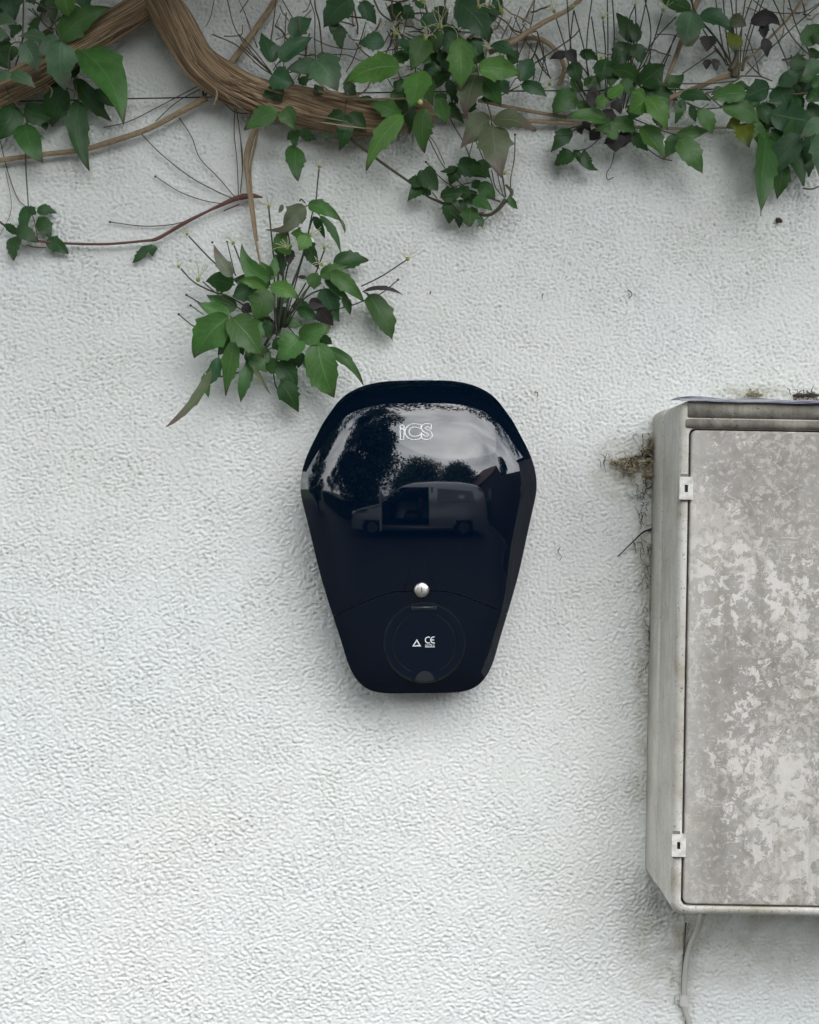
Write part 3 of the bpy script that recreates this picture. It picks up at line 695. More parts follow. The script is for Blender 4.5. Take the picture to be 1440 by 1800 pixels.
for nm, lab, ct, l, rd in (('snail_shell', 'tiny dark brown snail shell stuck to the wall right of the hanging leaves', 'snail shell', [[(1366, 388), (1371, 387), (1373, 390)]], .0042),
        ('plant_scrap', 'tiny curled brown scrap on bare wall right of the wisps, level with the bushy sprig', 'scrap', [[(1104, 510), (1109, 513), (1111, 519), (1106, 523)]], .0009),
        ('plant_scrap', 'tiny hooked scrap on the wall just right of the charger top', 'scrap', [[(940, 689), (945, 690), (945, 698)]], .0009),
        ('plant_scrap', 'tiny dark scrap on the wall right of the bushy sprig', 'scrap', [[(757, 513), (756, 517)]], .0012),
        ('plant_scrap', 'faint short thread of debris on the wall below the dangling sprig', 'scrap', [[(955, 516), (953, 521), (954, 526)]], .0007),
        ('plant_scrap', 'small dangling brown scrap just right of the charger waist', 'scrap', [[(985, 962), (981, 970), (987, 978), (984, 986)]], .0006)):
    strands(nm, lab, ct, l, SC if nm == 'plant_scrap' else mat('snail_brown', (.05, .022, .010), .4), rd)
# training wire with its eyelet
g = MB(); g.tube([P(-60, 182, .02), P(33, 178, .02), P(133, 175.7, .02), P(220, 173.5, .02), P(360, 170.5, .02), P(520, 166, .02), P(640, 163, .02), P(900, 160, .02), P(1500, 155, .02)], .00085, 6, 3)
wire = tag(g.build('training_wire', mat('dark_wire', (.015, .017, .02), .4, metal=.6)), 'thin dark horizontal training wire strung behind the climber stems', 'wire')
g = MB(); g.tube([P(358, 170, 0), P(358, 169, .012), P(357, 152, .022), P(362, 148, .024), P(364, 160, .022), P(360, 170, .02)], .0014, 8, 4)
g.build('eyelet', mat('rusty_eyelet', (.04, .025, .018), .6, metal=.5), wire)

# ---------------------------------------------------------------- climbing plant
def leaf_geo(B, T, w, bend=0, seed=0, arch=None, roll=None):
    rs = random.Random(seed); L = (T - B).length; ax = (T - B).normalized()
    out = Vector((0, -1, 0)); nrm = ax.cross(out); nrm = nrm - ax * nrm.dot(ax)
    if nrm.length < .1: nrm = Vector((1, 0, 0))
    nrm.normalize()                                    # in the wall plane, to one side
    face = nrm.cross(ax).normalized()
    if face.y > 0: face = -face
    if arch is None: arch = rs.uniform(.04, .16)
    if roll is None: roll = rs.uniform(-.55, .55)
    Mv = (B + T) / 2 + nrm * bend * L * 1.0 + face * arch * L
    ctrl = Mv * 2 - (B + T) / 2
    n = 36; vs_, uv = [], []
    teeth = []
    for _ in range(2):
        k_ = rs.choice([1, 1, 2, 2, 3]); tl_ = []; tk = rs.uniform(.36, .56)
        for _j in range(k_): tl_.append((tk, rs.uniform(.14, .42), rs.uniform(.12, .2))); tk += rs.uniform(.14, .22)
        teeth.append(tl_)
    fold = rs.uniform(-.05, .42); mx = rs.uniform(.85, 1.1); pw = rs.uniform(.5, .62); qw = rs.uniform(.95, 1.25)
    pk = (pw / (pw + qw)) ** pw * (qw / (pw + qw)) ** qw
    cr_ = 1 / max(.75, math.cos(roll))
    ts = [-.06, 0] + [(i + 1) / n for i in range(n)]
    for i, t in enumerate(ts):
        tt = max(t, 0); c = B * (1 - tt) ** 2 + ctrl * 2 * tt * (1 - tt) + T * tt * tt
        d = ((ctrl - B) * (1 - tt) + (T - ctrl) * tt)
        d = d.normalized() if d.length > 1e-9 else ax
        if t < 0: c = B - d * L * .06
        fc = (face - d * face.dot(d)).normalized(); sd_ = d.cross(fc)
        sd_, fc = sd_ * math.cos(roll) + fc * math.sin(roll), fc * math.cos(roll) - sd_ * math.sin(roll)
        base = (tt ** pw) * ((1 - tt) ** qw) / pk * w * .5 * cr_ if t > 0 else .0004
        row = []
        for s_ in (-1, 1):
            hw = base
            for (tk, am, wd) in teeth[0 if s_ < 0 else 1]:
                if tk - wd < tt <= tk: hw *= 1 + am * ((tt - tk + wd) / wd) ** 1.4
                elif tk < tt < tk + .035: hw *= 1 + am * (1 - (tt - tk) / .035) * .5
            row.append(hw + .0003)
        wavy = .06 * w * math.sin(t * 9 + seed)
        for s_, f_ in ((-1, 1), (-1, .5), (0, 0), (1, .5), (1, 1)):
            hw = row[0] if s_ < 0 else row[1]
            vs_.append(c + sd_ * s_ * f_ * hw + fc * (fold * f_ * hw * (1 if f_ == 1 else .8) + (wavy * abs(s_) * f_ * s_ if f_ == 1 else 0)))
            uv.append((.5 + .5 * s_ * f_, max(0, t)))
    m_ = len(ts); fs = [(i * 5 + k, (i + 1) * 5 + k, (i + 1) * 5 + k + 1, i * 5 + k + 1) for i in range(m_ - 1) for k in range(4)]
    return vs_, fs, uv

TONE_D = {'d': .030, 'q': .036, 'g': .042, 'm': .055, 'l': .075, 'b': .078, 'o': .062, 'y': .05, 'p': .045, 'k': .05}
plant = thing('climbing_plant', 'old clematis climber with shredding bark and toothed leaves across the top of the wall', 'climbing plant', P(720, 100, 0))
PL = plant.location.copy()
def sh(v): return Vector(v) - PL      # children live in the plant's space
lseed = [0]
def leaves(reg, parent, items, dz=0.0):
    ox, oy, k = reg
    for it in items:
        lseed[0] += 1; bx, by, tx, ty, w, tone = it[:6]; bend = it[6] if len(it) > 6 else None
        rs = random.Random(lseed[0] * 7 + 1)
        d0 = TONE_D[tone] + dz + rs.uniform(-.008, .008); L = math.hypot(tx - bx, ty - by) * k * S
        d1 = max(.006, d0 + rs.uniform(-.35, .30) * L)
        if bend is None: bend = rs.uniform(-.07, .07)
        B = P(ox + bx * k, oy + by * k, d0); T = P(ox + tx * k, oy + ty * k, d1)
        v, f, uv = leaf_geo(B, T, w * k * S * (D - d0) / D * .91, bend, lseed[0])
        mesh('leaf', [sh(q) for q in v], f, LEAF[tone], parent, True, uv)
def shoot(name, label, stems, m):
    o = bpy.data.objects.new(name, None); col.objects.link(o); o.parent = plant; o.empty_display_size = .02; o['label'] = label
    for s_ in stems:
        g_ = MB(); g_.tube([sh(P(*p)) for p in s_[0]], s_[1], 6, 5); g_.build('stem' if name != 'twig_fan' else 'twig', m, o)
    return o
def rp(reg, pts, d=.02, d1=None):
    ox, oy, k = reg; n_ = len(pts)
    return [(ox + x * k, oy + y * k, d if d1 is None else d + (d1 - d) * i / max(1, n_ - 1)) for i, (x, y) in enumerate(pts)]
Ar = (0, 0, 1 / 6); Br = (420, 0, 1 / 6); Cr = (640, 0, .22222); Dr = (940, 0, .22222); Er = (1180, 0, .22222); Fr = (290, 340, 1 / 6); Gr = (480, 340, 1 / 6); Hr = (280, 540, .26389); R1 = (0, 0, 1 / 3); R2 = (420, 0, 1 / 3)

# --- woody parts
def wood(name, pts, rad, label, ridge=.22, sides=44, n=14, m=BARK, seed=0, twist=0, flat=.8):
    g_ = MB(); g_.tube([sh(P(*p)) for p in pts], rad, sides, n, ridge, seed, twist, flat); o = g_.build(name, m, plant); o['label'] = label; return o
px_ = lambda v: v * S * .97
wood('trunk', [(262, -70, .035), (270, -20, .036), (297, 25, .038), (322, 68, .040), (354, 113, .042), (402, 147, .042), (455, 168, .040), (520, 186, .038), (587, 199, .036), (650, 207, .034), (705, 204, .030), (760, 196, .028)],
     [px_(30), px_(29), px_(30), px_(30), px_(30), px_(28.5), px_(29), px_(33), px_(33), px_(30), px_(23), px_(17)], 'thick twisting main trunk sweeping from top left to the centre', .26, 56, 14, seed=1, twist=5)
wood('side_trunk', [(-60, 190, .03), (0, 163, .032), (70, 128, .034), (140, 82, .036), (200, 43, .038), (253, 7, .037), (290, -30, .035), (340, -80, .03)],
     [px_(26), px_(26), px_(25), px_(24), px_(23), px_(23), px_(24), px_(22)], 'reddish brown trunk limb crossing the top left corner', .26, 48, 12, seed=7, twist=3)
wood('runner', rp(R1, [(-60, 852), (0, 845), (200, 817), (430, 790), (600, 742), (780, 680), (930, 602), (1090, 515)], .012, .02), [px_(4.6), px_(4.6), px_(4.4), px_(4.6), px_(5), px_(4.6), px_(5), px_(6)], 'long tan runner below the left trunk', .1, 14, 8, TAN, 2)
wood('runner', rp(R1, [(1345, 680), (1315, 760), (1300, 850), (1308, 960), (1325, 1100), (1350, 1275), (1400, 1520)], .025), [px_(4.2), px_(5), px_(4.5), px_(3.2), px_(3), px_(2), px_(1.4)], 'split tan stem hanging down to the bushy sprig', .25, 14, 8, TAN, 3)
wood('runner', rp(R1, [(1362, 680), (1345, 770), (1325, 860), (1322, 960), (1340, 1120), (1357, 1270)], .022), [px_(2)] * 6, 'thin strand beside the split tan stem', .1, 8, 6, TAN, 4)
wood('runner', [(498, -30, .02), (483, 0, .02), (470, 22, .02), (445, 57, .02), (422, 90, .02), (400, 118, .02)], [px_(5), px_(5), px_(5.2), px_(5.4), px_(5.6), px_(5)], 'straight tan stem slanting down to the trunk bend', .1, 14, 8, TAN, 5)
wood('runner', [(860, 92, .04), (902, 73, .04), (925, 58, .04), (960, 37, .04), (1000, 16, .035), (1040, -20, .03)], [px_(5), px_(5), px_(4.6), px_(4.2), px_(4), px_(4)], 'tan branch rising behind the central seed heads', .12, 12, 8, TAN, 6)
wood('runner', [(880, 75, .012), (905, 69, .012), (940, 67, .012), (964, 76, .012), (983, 96, .012), (992, 117, .012), (989, 134, .012), (982, 150, .012)], [px_(4.2), px_(4.4), px_(4.4), px_(4.6), px_(4.4), px_(4), px_(4), px_(3)], 'pinkish tan stem curling in a hook', .1, 12, 8, TAN, 8)
wood('runner', [(840, 176, .02), (919, 193, .02), (997, 206, .015)], [px_(3.2)] * 3, 'thin tan runner along the middle, upper', .1, 10, 8, TAN, 9)
wood('runner', [(740, 200, .02), (860, 207, .02), (919, 212, .018), (997, 216, .015), (1090, 222, .012), (1180, 226, .01), (1290, 224, .008)], [px_(5), px_(4.4), px_(4.2), px_(3.8), px_(3), px_(2.4), px_(2)], 'thin tan runner along the middle, lower', .1, 10, 8, TAN, 10)
wood('runner', [(1240, -25, .03), (1222, 12, .03), (1206, 50, .03), (1195, 80, .03), (1184, 111, .026), (1166, 152, .022)], [px_(4.5), px_(4.4), px_(4.2), px_(4.2), px_(4), px_(2.6)], 'upright pale stem left of the right-hand shoot', .14, 12, 8, TAN, 11)
wood('runner', [(1160, 182, .02), (1189, 167, .022), (1233, 151, .025), (1269, 136, .028), (1300, 131, .03)], [px_(3.5), px_(4.2), px_(4.2), px_(4.6), px_(6)], 'pale stem leading to the right-hand knot', .14, 12, 8, TAN, 12)
wood('runner', [(1296, 125, .03), (1304, 113, .03), (1324, 96, .03), (1353, 67, .03), (1387, 31, .03), (1411, 0, .03), (1430, -30, .03)], [px_(3), px_(2.6), px_(2.2), px_(2.6), px_(2.4), px_(2.2), px_(2.2)], 'straw coloured stem slanting to the top right', .1, 10, 8, TAN, 13)
wood('runner', rp(R2, [(420, 480), (540, 510), (645, 525), (760, 522), (900, 520)], .066, .05), [px_(2), px_(2.4), px_(2.4), px_(2), px_(1.8)], 'pale stem lying over the trunk', .1, 8, 6, TAN, 14)
wood('runner', rp(Br, [(640, 720), (760, 800), (880, 900), (990, 985), (1160, 1020), (1290, 985), (1350, 935)], .07), [px_(1.6)] * 7, 'pale tendril looping over the trunk', .1, 8, 6, TAN, 15)
# peeling bark strips
for k, pts in enumerate([[(330, 60), (338, 85), (360, 118), (392, 140), (470, 146)], [(372, 150), (381, 160), (379, 176), (373, 192)], [(300, 20), (330, 75), (350, 120)], [(285, 0), (306, 50), (330, 95), (345, 110)],
        [(450, 150), (500, 165), (570, 176)], [(470, 182), (540, 200), (610, 214)], [(232, 40), (246, 22), (234, 46)], [(150, 88), (200, 58), (240, 34)], [(40, 160), (100, 125), (140, 98)], [(395, 165), (410, 180), (445, 205)], [(345, 62), (356, 78), (372, 92), (385, 108)], [(560, 214), (610, 222), (650, 226)], [(80, 148), (84, 158), (76, 168)], [(86, 150), (92, 160), (88, 172)]]):
    g_ = MB(); d_ = .066 + .002 * (k % 4) if k not in (1, 9) else .055
    g_.tube([sh(P(x, y, d_ - (.018 if (k in (6, 7, 8, 12, 13)) else 0))) for x, y in pts], [px_(1.6), *[px_(2.2)] * (len(pts) - 2), px_(.5)], 5, 5, flat=.4); g_.build('bark_strip', TAN if k % 3 else BARK, plant)

TRC, TRR = catmull([(297, 25, .038), (322, 68, .040), (354, 113, .042), (402, 147, .042), (455, 168, .040), (520, 186, .038), (587, 199, .036), (650, 207, .034)], [28, 28, 28, 27, 27, 31, 31, 28], 8)
STC, STR = catmull([(0, 163, .032), (70, 128, .034), (140, 82, .036), (200, 43, .038), (253, 7, .037)], [25, 24, 23, 22, 22], 8)
rs = random.Random(8)
for C_, R_, cnt in ((TRC, TRR, 46), (STC, STR, 24)):
    for _ in range(cnt):
        i0 = rs.randrange(0, len(C_) - 8); ln = rs.randrange(3, 8); u = rs.uniform(-.9, .9); pts = []; du = rs.uniform(-.05, .05); lift = rs.uniform(0, .004)
        for q in range(ln):
            c = C_[i0 + q]; t_ = (C_[i0 + q + 1] - C_[i0 + q]); n_ = Vector((-t_.y, t_.x, 0)).normalized(); uu = max(-1.02, min(1.02, u + du * q)); rr_ = R_[i0 + q]
            pts.append(sh(P(c.x + n_.x * uu * rr_, c.y + n_.y * uu * rr_, c.z + math.sqrt(max(0, 1 - uu * uu)) * rr_ * S * .8 + .0022 + lift * (q / ln) ** 2)))
        g_ = MB(); g_.tube(pts, [px_(.7)] + [px_(rs.uniform(1.0, 2.2))] * (len(pts) - 2) + [px_(.4)], 5, 3, flat=.45); g_.build('bark_strip', TAN if rs.random() < .45 else BARK, plant)

# --- shoots and their leaves
s1 = shoot('leafy_shoot', 'leafy shoot over the trunk in the top left corner', [
    (rp(Ar, [(250, -40), (245, 200), (235, 440)], .07), px_(1.5)), (rp(Ar, [(235, 440), (120, 470), (90, 700), (110, 780)], .07), px_(1)), (rp(Ar, [(640, 440), (600, 300), (520, 120), (300, -20)], .06), px_(1.6)),
    (rp(Ar, [(780, 810), (800, 900), (830, 1060)], .04), px_(1)), (rp(Ar, [(700, 930), (780, 960), (830, 1060)], .05), px_(.9)), (rp(Ar, [(90, 1070), (200, 1140), (290, 1300), (240, 1420), (265, 1560), (275, 1800), (300, 2180)], .03), [px_(1), px_(1.2), px_(1.2), px_(1.3), px_(1.5), px_(1.4), px_(1.2)]),
    (rp(Ar, [(180, 1320), (240, 1450)], .02), px_(1.2)), (rp(Ar, [(60, 900), (120, 1040), (240, 1150)], .05), px_(1)), (rp(Ar, [(700, 1180), (740, 1290)], .02), px_(1.4)),
    (rp(Ar, [(340, 90), (460, 240), (560, 340)], .05), px_(1.6)), (rp(Ar, [(640, 180), (500, 320), (420, 420)], .05), px_(1.2)), (rp(Ar, [(460, 90), (650, 80)], .06), px_(1.5)), (rp(Ar, [(300, 90), (440, 200), (480, 120)], .05), px_(1.2))], GREENSTEM)
leaves(Ar, s1, [(830, 520, 1305, 1320, 400, 'm', -.11), (650, 440, 680, 950, 300, 'b'), (240, 450, 395, 765, 240, 'b'), (480, 430, 195, 385, 150, 'b', .1), (640, 450, 410, 600, 220, 'b'), (115, 780, 385, 935, 150, 'b'), (110, 770, -90, 860, 130, 'b'),
    (-60, 200, 175, 250, 150, 'b'), (-80, 350, 95, 390, 160, 'b'), (640, 420, 1180, 80, 280, 'm', -.06), (690, -80, 740, 180, 210, 'l'), (60, -90, 150, 240, 270, 'g'), (560, -60, 560, 250, 140, 'd'), (850, -80, 900, 110, 190, 'g'), (400, 180, 330, 380, 130, 'q'),
    (-60, 420, 110, 730, 300, 'd'), (700, 940, 555, 1335, 270, 'd', .08), (560, 800, 650, 1090, 210, 'd'), (805, 830, 1180, 1280, 190, 'd', .06), (1020, 940, 1230, 1125, 150, 'd'), (830, 1060, 945, 1805, 230, 'd'), (260, 1150, 575, 1260, 210, 'd'),
    (270, 1310, 455, 1720, 260, 'q', .06), (205, 1150, -20, 1480, 270, 'd'), (450, 1290, 490, 1385, 80, 'd'), (1190, 100, 1305, 190, 100, 'd'), (80, 740, 320, 800, 130, 'd'), (830, 650, 750, 820, 120, 'd'), (110, 420, -40, 430, 110, 'd'), (310, -60, 360, 50, 150, 'm'), (180, 500, 120, 640, 120, 'q')])
s2 = shoot('leafy_shoot', 'small dark sprig low at the left edge on a red stem', [
    (rp(R1, [(-40, 1140), (0, 1170), (90, 1237), (200, 1270), (350, 1283), (560, 1287), (760, 1270), (820, 1262), (890, 1225), (980, 1172), (1100, 1112), (1230, 1052), (1290, 1035)], .014), [px_(q) for q in (2.2, 2.2, 2, 2.2, 2.4, 2.4, 2.4, 3.4, 3.2, 3.6, 2.4, 4.6, 6)]),
    (rp(R1, [(140, 1290), (180, 1302), (245, 1305)], .02), px_(1.3)), (rp(R1, [(150, 1100), (180, 1160), (200, 1270)], .02), px_(1)), (rp(R1, [(1180, 1112), (1230, 1090), (1262, 1078)], .012), px_(1.2)), (rp(R1, [(1270, 1040), (1330, 1032), (1385, 1040)], .015), [px_(6), px_(5), px_(1.5)])], RED)
leaves(R1, s2, [(160, 1090, 118, 1230, 75, 'd'), (195, 1115, 300, 1125, 55, 'd', -.1), (205, 1150, 268, 1262, 85, 'd'), (95, 1190, 205, 1278, 80, 'd'), (88, 1228, 15, 1185, 45, 'd'), (90, 1243, 72, 1375, 90, 'd'), (243, 1272, 362, 1340, 80, 'd', -.08), (775, 1298, 697, 1387, 52, 'd'), (800, 1290, 803, 1352, 50, 'd'), (150, 1100, 190, 1130, 50, 'd')], -.012)
s2b = shoot('twig_fan', 'fan of bare brown twigs spreading over the wall at upper left', [
    (rp(R1, [(1240, 1040), (1150, 935), (1055, 835), (1010, 720), (945, 620)], .008), px_(1)), (rp(R1, [(1225, 1045), (1130, 1002), (1000, 930), (850, 812), (742, 702)], .008), px_(1.1)), (rp(R1, [(1180, 1075), (1080, 1058), (950, 1012), (820, 930)], .006), px_(.9)),
    (rp(R1, [(1258, 1030), (1250, 850), (1235, 700), (1240, 560)], .01), px_(.9)), (rp(R1, [(1268, 1020), (1280, 850), (1265, 700), (1245, 560)], .012), px_(1)), (rp(R1, [(980, 1167), (890, 1186), (750, 1192), (580, 1170)], .006), px_(1)),
    (rp(R1, [(0, 740), (40, 900), (90, 1040), (140, 1092)], .006), px_(.9)), (rp(R1, [(545, 672), (680, 640), (850, 555), (1050, 450)], .006), px_(.9)), (rp(R1, [(820, 640), (930, 540), (1060, 468)], .008), px_(.9)), (rp(R1, [(1100, 470), (1180, 540), (1240, 590), (1330, 600)], .02), px_(1.2)),
    (rp(R1, [(1200, 0), (1240, 150), (1330, 280), (1430, 380)], .02), px_(1.1)), (rp(R1, [(1290, 60), (1320, 160), (1360, 250)], .015), px_(.8)), (rp(R1, [(1120, 180), (1250, 240), (1370, 350), (1450, 400)], .03), px_(1.2)), (rp(R1, [(1180, 190), (1230, 190), (1275, 180), (1278, 130)], .02), px_(1)),
    (rp(R1, [(1130, 0), (1110, 90), (1085, 140)], .01), px_(.8)), (rp(R1, [(0, 1240), (60, 1100), (30, 900)], .004), px_(.5))], BROWN)
for x, y in ((820, 930), (580, 1170), (742, 702)): g_ = MB(); g_.ball(sh(P(x / 3, y / 3, .009)), px_(2.4), 6, 4); g_.build('twig_tip', BROWN, s2b)

s3 = shoot('leafy_shoot', 'leafy shoot on the trunk left of centre', [
    (rp(Br, [(390, 0), (370, 200), (335, 440)], .03), px_(1.2)), (rp(Br, [(500, 130), (485, 400), (470, 740)], .03), px_(1)), (rp(Br, [(460, 0), (580, 210)], .03), px_(1.1)), (rp(Br, [(0, 360), (160, 530), (340, 760)], .03), px_(1.1)),
    (rp(Br, [(20, 480), (200, 640), (350, 780)], .03), px_(1.3)), (rp(Br, [(430, 640), (360, 740)], .04), px_(1.1)), (rp(Br, [(370, 660), (430, 760)], .04), px_(1)), (rp(Br, [(500, 770), (600, 755), (720, 780)], .04), px_(1.2)),
    (rp(Br, [(620, 180), (650, 350), (715, 560)], .07), px_(1.6)), (rp(Br, [(800, 0), (810, 100), (850, 250), (880, 560)], .05), px_(1.6)), (rp(Br, [(750, 0), (800, 160), (800, 400), (810, 650)], .03), px_(1.1)), (rp(Br, [(780, 690), (860, 860)], .06), px_(1.2)),
    (rp(Br, [(1340, 230), (1290, 400), (1200, 640), (1130, 760)], .03), px_(1.1)), (rp(Br, [(790, 410), (980, 490), (1200, 520), (1300, 500)], .015), px_(.9)), (rp(Br, [(940, 575), (1150, 580), (1300, 640), (1440, 600)], .015), px_(.9)), (rp(Br, [(1100, 100), (1170, 170), (1330, 190), (1440, 220)], .05), px_(1.5)),
    (rp(Br, [(1090, 510), (1060, 640)], .03), px_(.9)), (rp(Br, [(760, 0), (720, 100), (670, 130)], .02), px_(.9)), (rp(Br, [(0, 0), (100, 230), (190, 500)], .012), px_(.8)), (rp(Br, [(100, 0), (10, 130)], .02), px_(1)), (rp(Br, [(440, 140), (380, 280)], .015), px_(.8)),
    (rp(Br, [(0, 1100), (120, 1190), (200, 1180)], .03), px_(1)), (rp(Br, [(600, 1370), (520, 1120), (590, 1050)], .045), px_(1)), (rp(Br, [(1120, 1230), (1130, 1080), (1170, 1020)], .06), px_(1.2)), (rp(Br, [(0, 1330), (20, 1500), (40, 1800)], .012), px_(.9))], BROWN)
leaves(Br, s3, [(355, 660, 233, 350, 190, 'g'), (440, 640, 785, 390, 220, 'g', -.05), (550, 380, 770, 190, 220, 'g'), (815, 650, 505, 720, 190, 'g'), (810, 640, 1045, 965, 330, 'b', -.04), (350, 790, 585, 880, 260, 'g'), (360, 870, 450, 1085, 250, 'd'),
    (410, 1180, 58, 1372, 215, 'm'), (480, 1150, 595, 1375, 200, 'm'), (600, 1380, 510, 1475, 90, 'd'), (615, 1370, 590, 1580, 110, 'd'), (600, 1540, 625, 1910, 210, 'q'), (650, 1380, 820, 1470, 110, 'd', .08), (1110, 1200, 888, 1305, 150, 'd'),
    (1130, 1240, 1060, 1592, 180, 'd'), (1160, 1200, 1352, 1392, 160, 'd', -.05), (1200, -20, 890, 290, 320, 'g'), (1060, 250, 1085, 515, 150, 'd'), (1010, 230, 980, 360, 100, 'd'), (1280, 30, 1450, 260, 170, 'g'), (640, 885, 760, 805, 90, 'd'), (880, 990, 795, 890, 100, 'd'),
    (1110, 890, 1240, 1005, 130, 'd'), (740, 840, 800, 690, 90, 'd'), (930, 1405, 930, 1485, 60, 'd'), (830, 610, 960, 590, 90, 'd')], .03)

s4 = shoot('leafy_shoot', 'dense bright green shoot with curly seed tails at top centre', [
    (rp(Cr, [(700, 820), (660, 600), (600, 400), (500, 100), (470, -40)], .03), px_(2.2)), (rp(Cr, [(720, 820), (740, 600), (660, 300), (640, 0)], .03), px_(2)), (rp(Cr, [(680, 830), (690, 950), (780, 1110), (850, 1270)], .02), px_(1.1)), (rp(Cr, [(870, 1090), (820, 1260), (740, 1400), (620, 1530)], .02), px_(1)),
    (rp(Cr, [(1010, 990), (1000, 900), (900, 560), (880, 300)], .06), px_(1.3)), (rp(Cr, [(1230, 680), (1130, 730), (1080, 760)], .03), px_(1.2)), (rp(Cr, [(1240, 640), (1200, 620), (1130, 740)], .03), px_(1)), (rp(Cr, [(1440, 450), (1350, 500)], .03), px_(1.2)),
    (rp(Cr, [(1350, 0), (1320, 200), (1210, 470)], .03), px_(1.1)), (rp(Cr, [(1190, 130), (1280, 320), (1360, 430), (1440, 560)], .02), px_(1)), (rp(Cr, [(1250, 190), (1380, 330), (1440, 480)], .02), px_(.8)), (rp(Cr, [(1240, 50), (1170, 250), (1140, 380)], .02), px_(.9)),
    (rp(Cr, [(1050, 140), (960, 230)], .05), px_(1.2)), (rp(Cr, [(330, 890), (400, 880)], .06), px_(.9)), (rp(Cr, [(500, 660), (440, 760)], .05), px_(1)), (rp(Cr, [(80, 0), (130, 100), (220, 170)], .03), px_(1.6)), (rp(Cr, [(220, 0), (230, 120), (330, 200)], .03), px_(2)), (rp(Cr, [(170, 20), (260, 260), (250, 420)], .025), px_(1)),
    (rp(Cr, [(0, 480), (180, 400), (330, 380)], .03), px_(1)), (rp(Cr, [(350, 100), (300, 300), (260, 380)], .03), px_(1)), (rp(Cr, [(880, 1100), (960, 1300), (1030, 1500)], .03), px_(1)), (rp(Cr, [(560, 700), (640, 640), (720, 660)], .05), px_(1.2)), (rp(Cr, [(520, 640), (590, 600), (690, 590)], .05), px_(1))], GREENSTEM)
leaves(Cr, s4, [(280, 530, -172, 668, 190, 'l', .06), (420, 565, 360, 868, 230, 'l'), (420, 580, 500, 650, 110, 'l'), (470, 290, 370, 560, 190, 'm'), (400, 430, 540, 500, 140, 'm'), (745, 300, 765, 722, 200, 'l'), (840, 340, 830, 550, 110, 'm'), (905, 540, 1245, 590, 190, 'l', -.03),
    (1000, 360, 1215, 465, 120, 'g', -.08), (740, 20, 990, 345, 270, 'g'), (890, 590, 795, 940, 200, 'o', .04), (930, 610, 1085, 835, 180, 'm'), (1240, 635, 1325, 460, 150, 'g'), (1245, 670, 1450, 765, 110, 'g', -.05), (1080, 630, 1140, 750, 110, 'g'),
    (990, 945, 768, 1170, 200, 'o', .05), (1020, 955, 1360, 1038, 170, 'o', -.09), (1020, 1000, 1088, 1405, 270, 'o'), (300, 905, 35, 805, 150, 'm'), (310, 915, 18, 1352, 170, 'l', .08), (340, 790, 360, 1065, 110, 'd'), (480, 860, 480, 1212, 160, 'm', .06), (590, 780, 645, 988, 120, 'm'), (510, 620, 545, 835, 135, 'm'),
    (225, 465, 400, 410, 110, 'q'), (160, 330, -40, 345, 150, 'g'), (395, 375, 240, 310, 100, 'g'), (470, 550, 620, 545, 120, 'g'), (600, 390, 660, 580, 100, 'd'), (740, 270, 615, 410, 150, 'g'), (470, 120, 580, 240, 140, 'g'), (900, 130, 1055, 140, 100, 'd'), (980, 70, 1090, 120, 90, 'd'),
    (680, 810, 795, 980, 70, 'd'), (-10, 760, 60, 880, 120, 'd'), (800, 530, 895, 570, 90, 'm'), (930, 780, 1090, 810, 70, 'q'), (250, 700, 310, 900, 120, 'q'), (400, 700, 440, 830, 110, 'q'), (720, 20, 840, 60, 110, 'd'), (430, 60, 480, 20, 110, 'q'), (850, 430, 960, 330, 120, 'g'), (660, 640, 740, 820, 90, 'd'), (1020, 0, 1100, 60, 90, 'g'),
    (330, 640, 250, 740, 100, 'd'), (610, 250, 560, 420, 110, 'q')], .015)
s5 = shoot('leafy_shoot', 'small dark tangled sprig dangling at the centre right above the charger', [
    ([(612, 240, .03), (640, 262, .028), (680, 292, .025), (720, 320, .022), (752, 345, .02), (772, 354, .02), (790, 363, .02)], [px_(3.4), px_(2.6), px_(2.6), px_(2.4), px_(2), px_(3), px_(2)]), ([(790, 363, .02), (850, 378, .022), (873, 370, .024), (890, 350, .026)], [px_(2), px_(3), px_(3.6), px_(5)]),
    (rp(Cr, [(490, 1280), (600, 1400), (720, 1480), (1000, 1570), (1080, 1600)], .03), px_(1.1)), (rp(Cr, [(510, 1090), (620, 1300), (740, 1430), (900, 1540), (1080, 1590)], .025), px_(1.1)), (rp(Cr, [(620, 1540), (740, 1470), (870, 1440)], .02), px_(1)), (rp(Cr, [(640, 1300), (560, 1130), (500, 1060)], .015), px_(.9)),
    (rp(Cr, [(1195, 1070), (1190, 1250), (1160, 1420), (1165, 1540)], .02), px_(1.2)), (rp(Cr, [(1050, 1340), (1080, 1480), (1110, 1560)], .03), px_(1.1)), (rp(Cr, [(1090, 1360), (1110, 1480), (1120, 1560)], .03), px_(1.6)), (rp(Cr, [(1010, 1340), (1040, 1480), (1110, 1560)], .03), px_(1.1)),
    (rp(Cr, [(690, 1580), (740, 1650), (850, 1690), (950, 1680)], .035), px_(1.1)), (rp(Cr, [(690, 1690), (780, 1750), (830, 1790)], .03), px_(.9)), (rp(Cr, [(540, 1520), (580, 1570)], .03), px_(1)), (rp(Cr, [(900, 1790), (1000, 1700), (1100, 1620)], .02), px_(1)), (rp(Cr, [(1120, 1460), (1170, 1520), (1130, 1600)], .03), [px_(2), px_(4), px_(3)])], GREENSTEM)
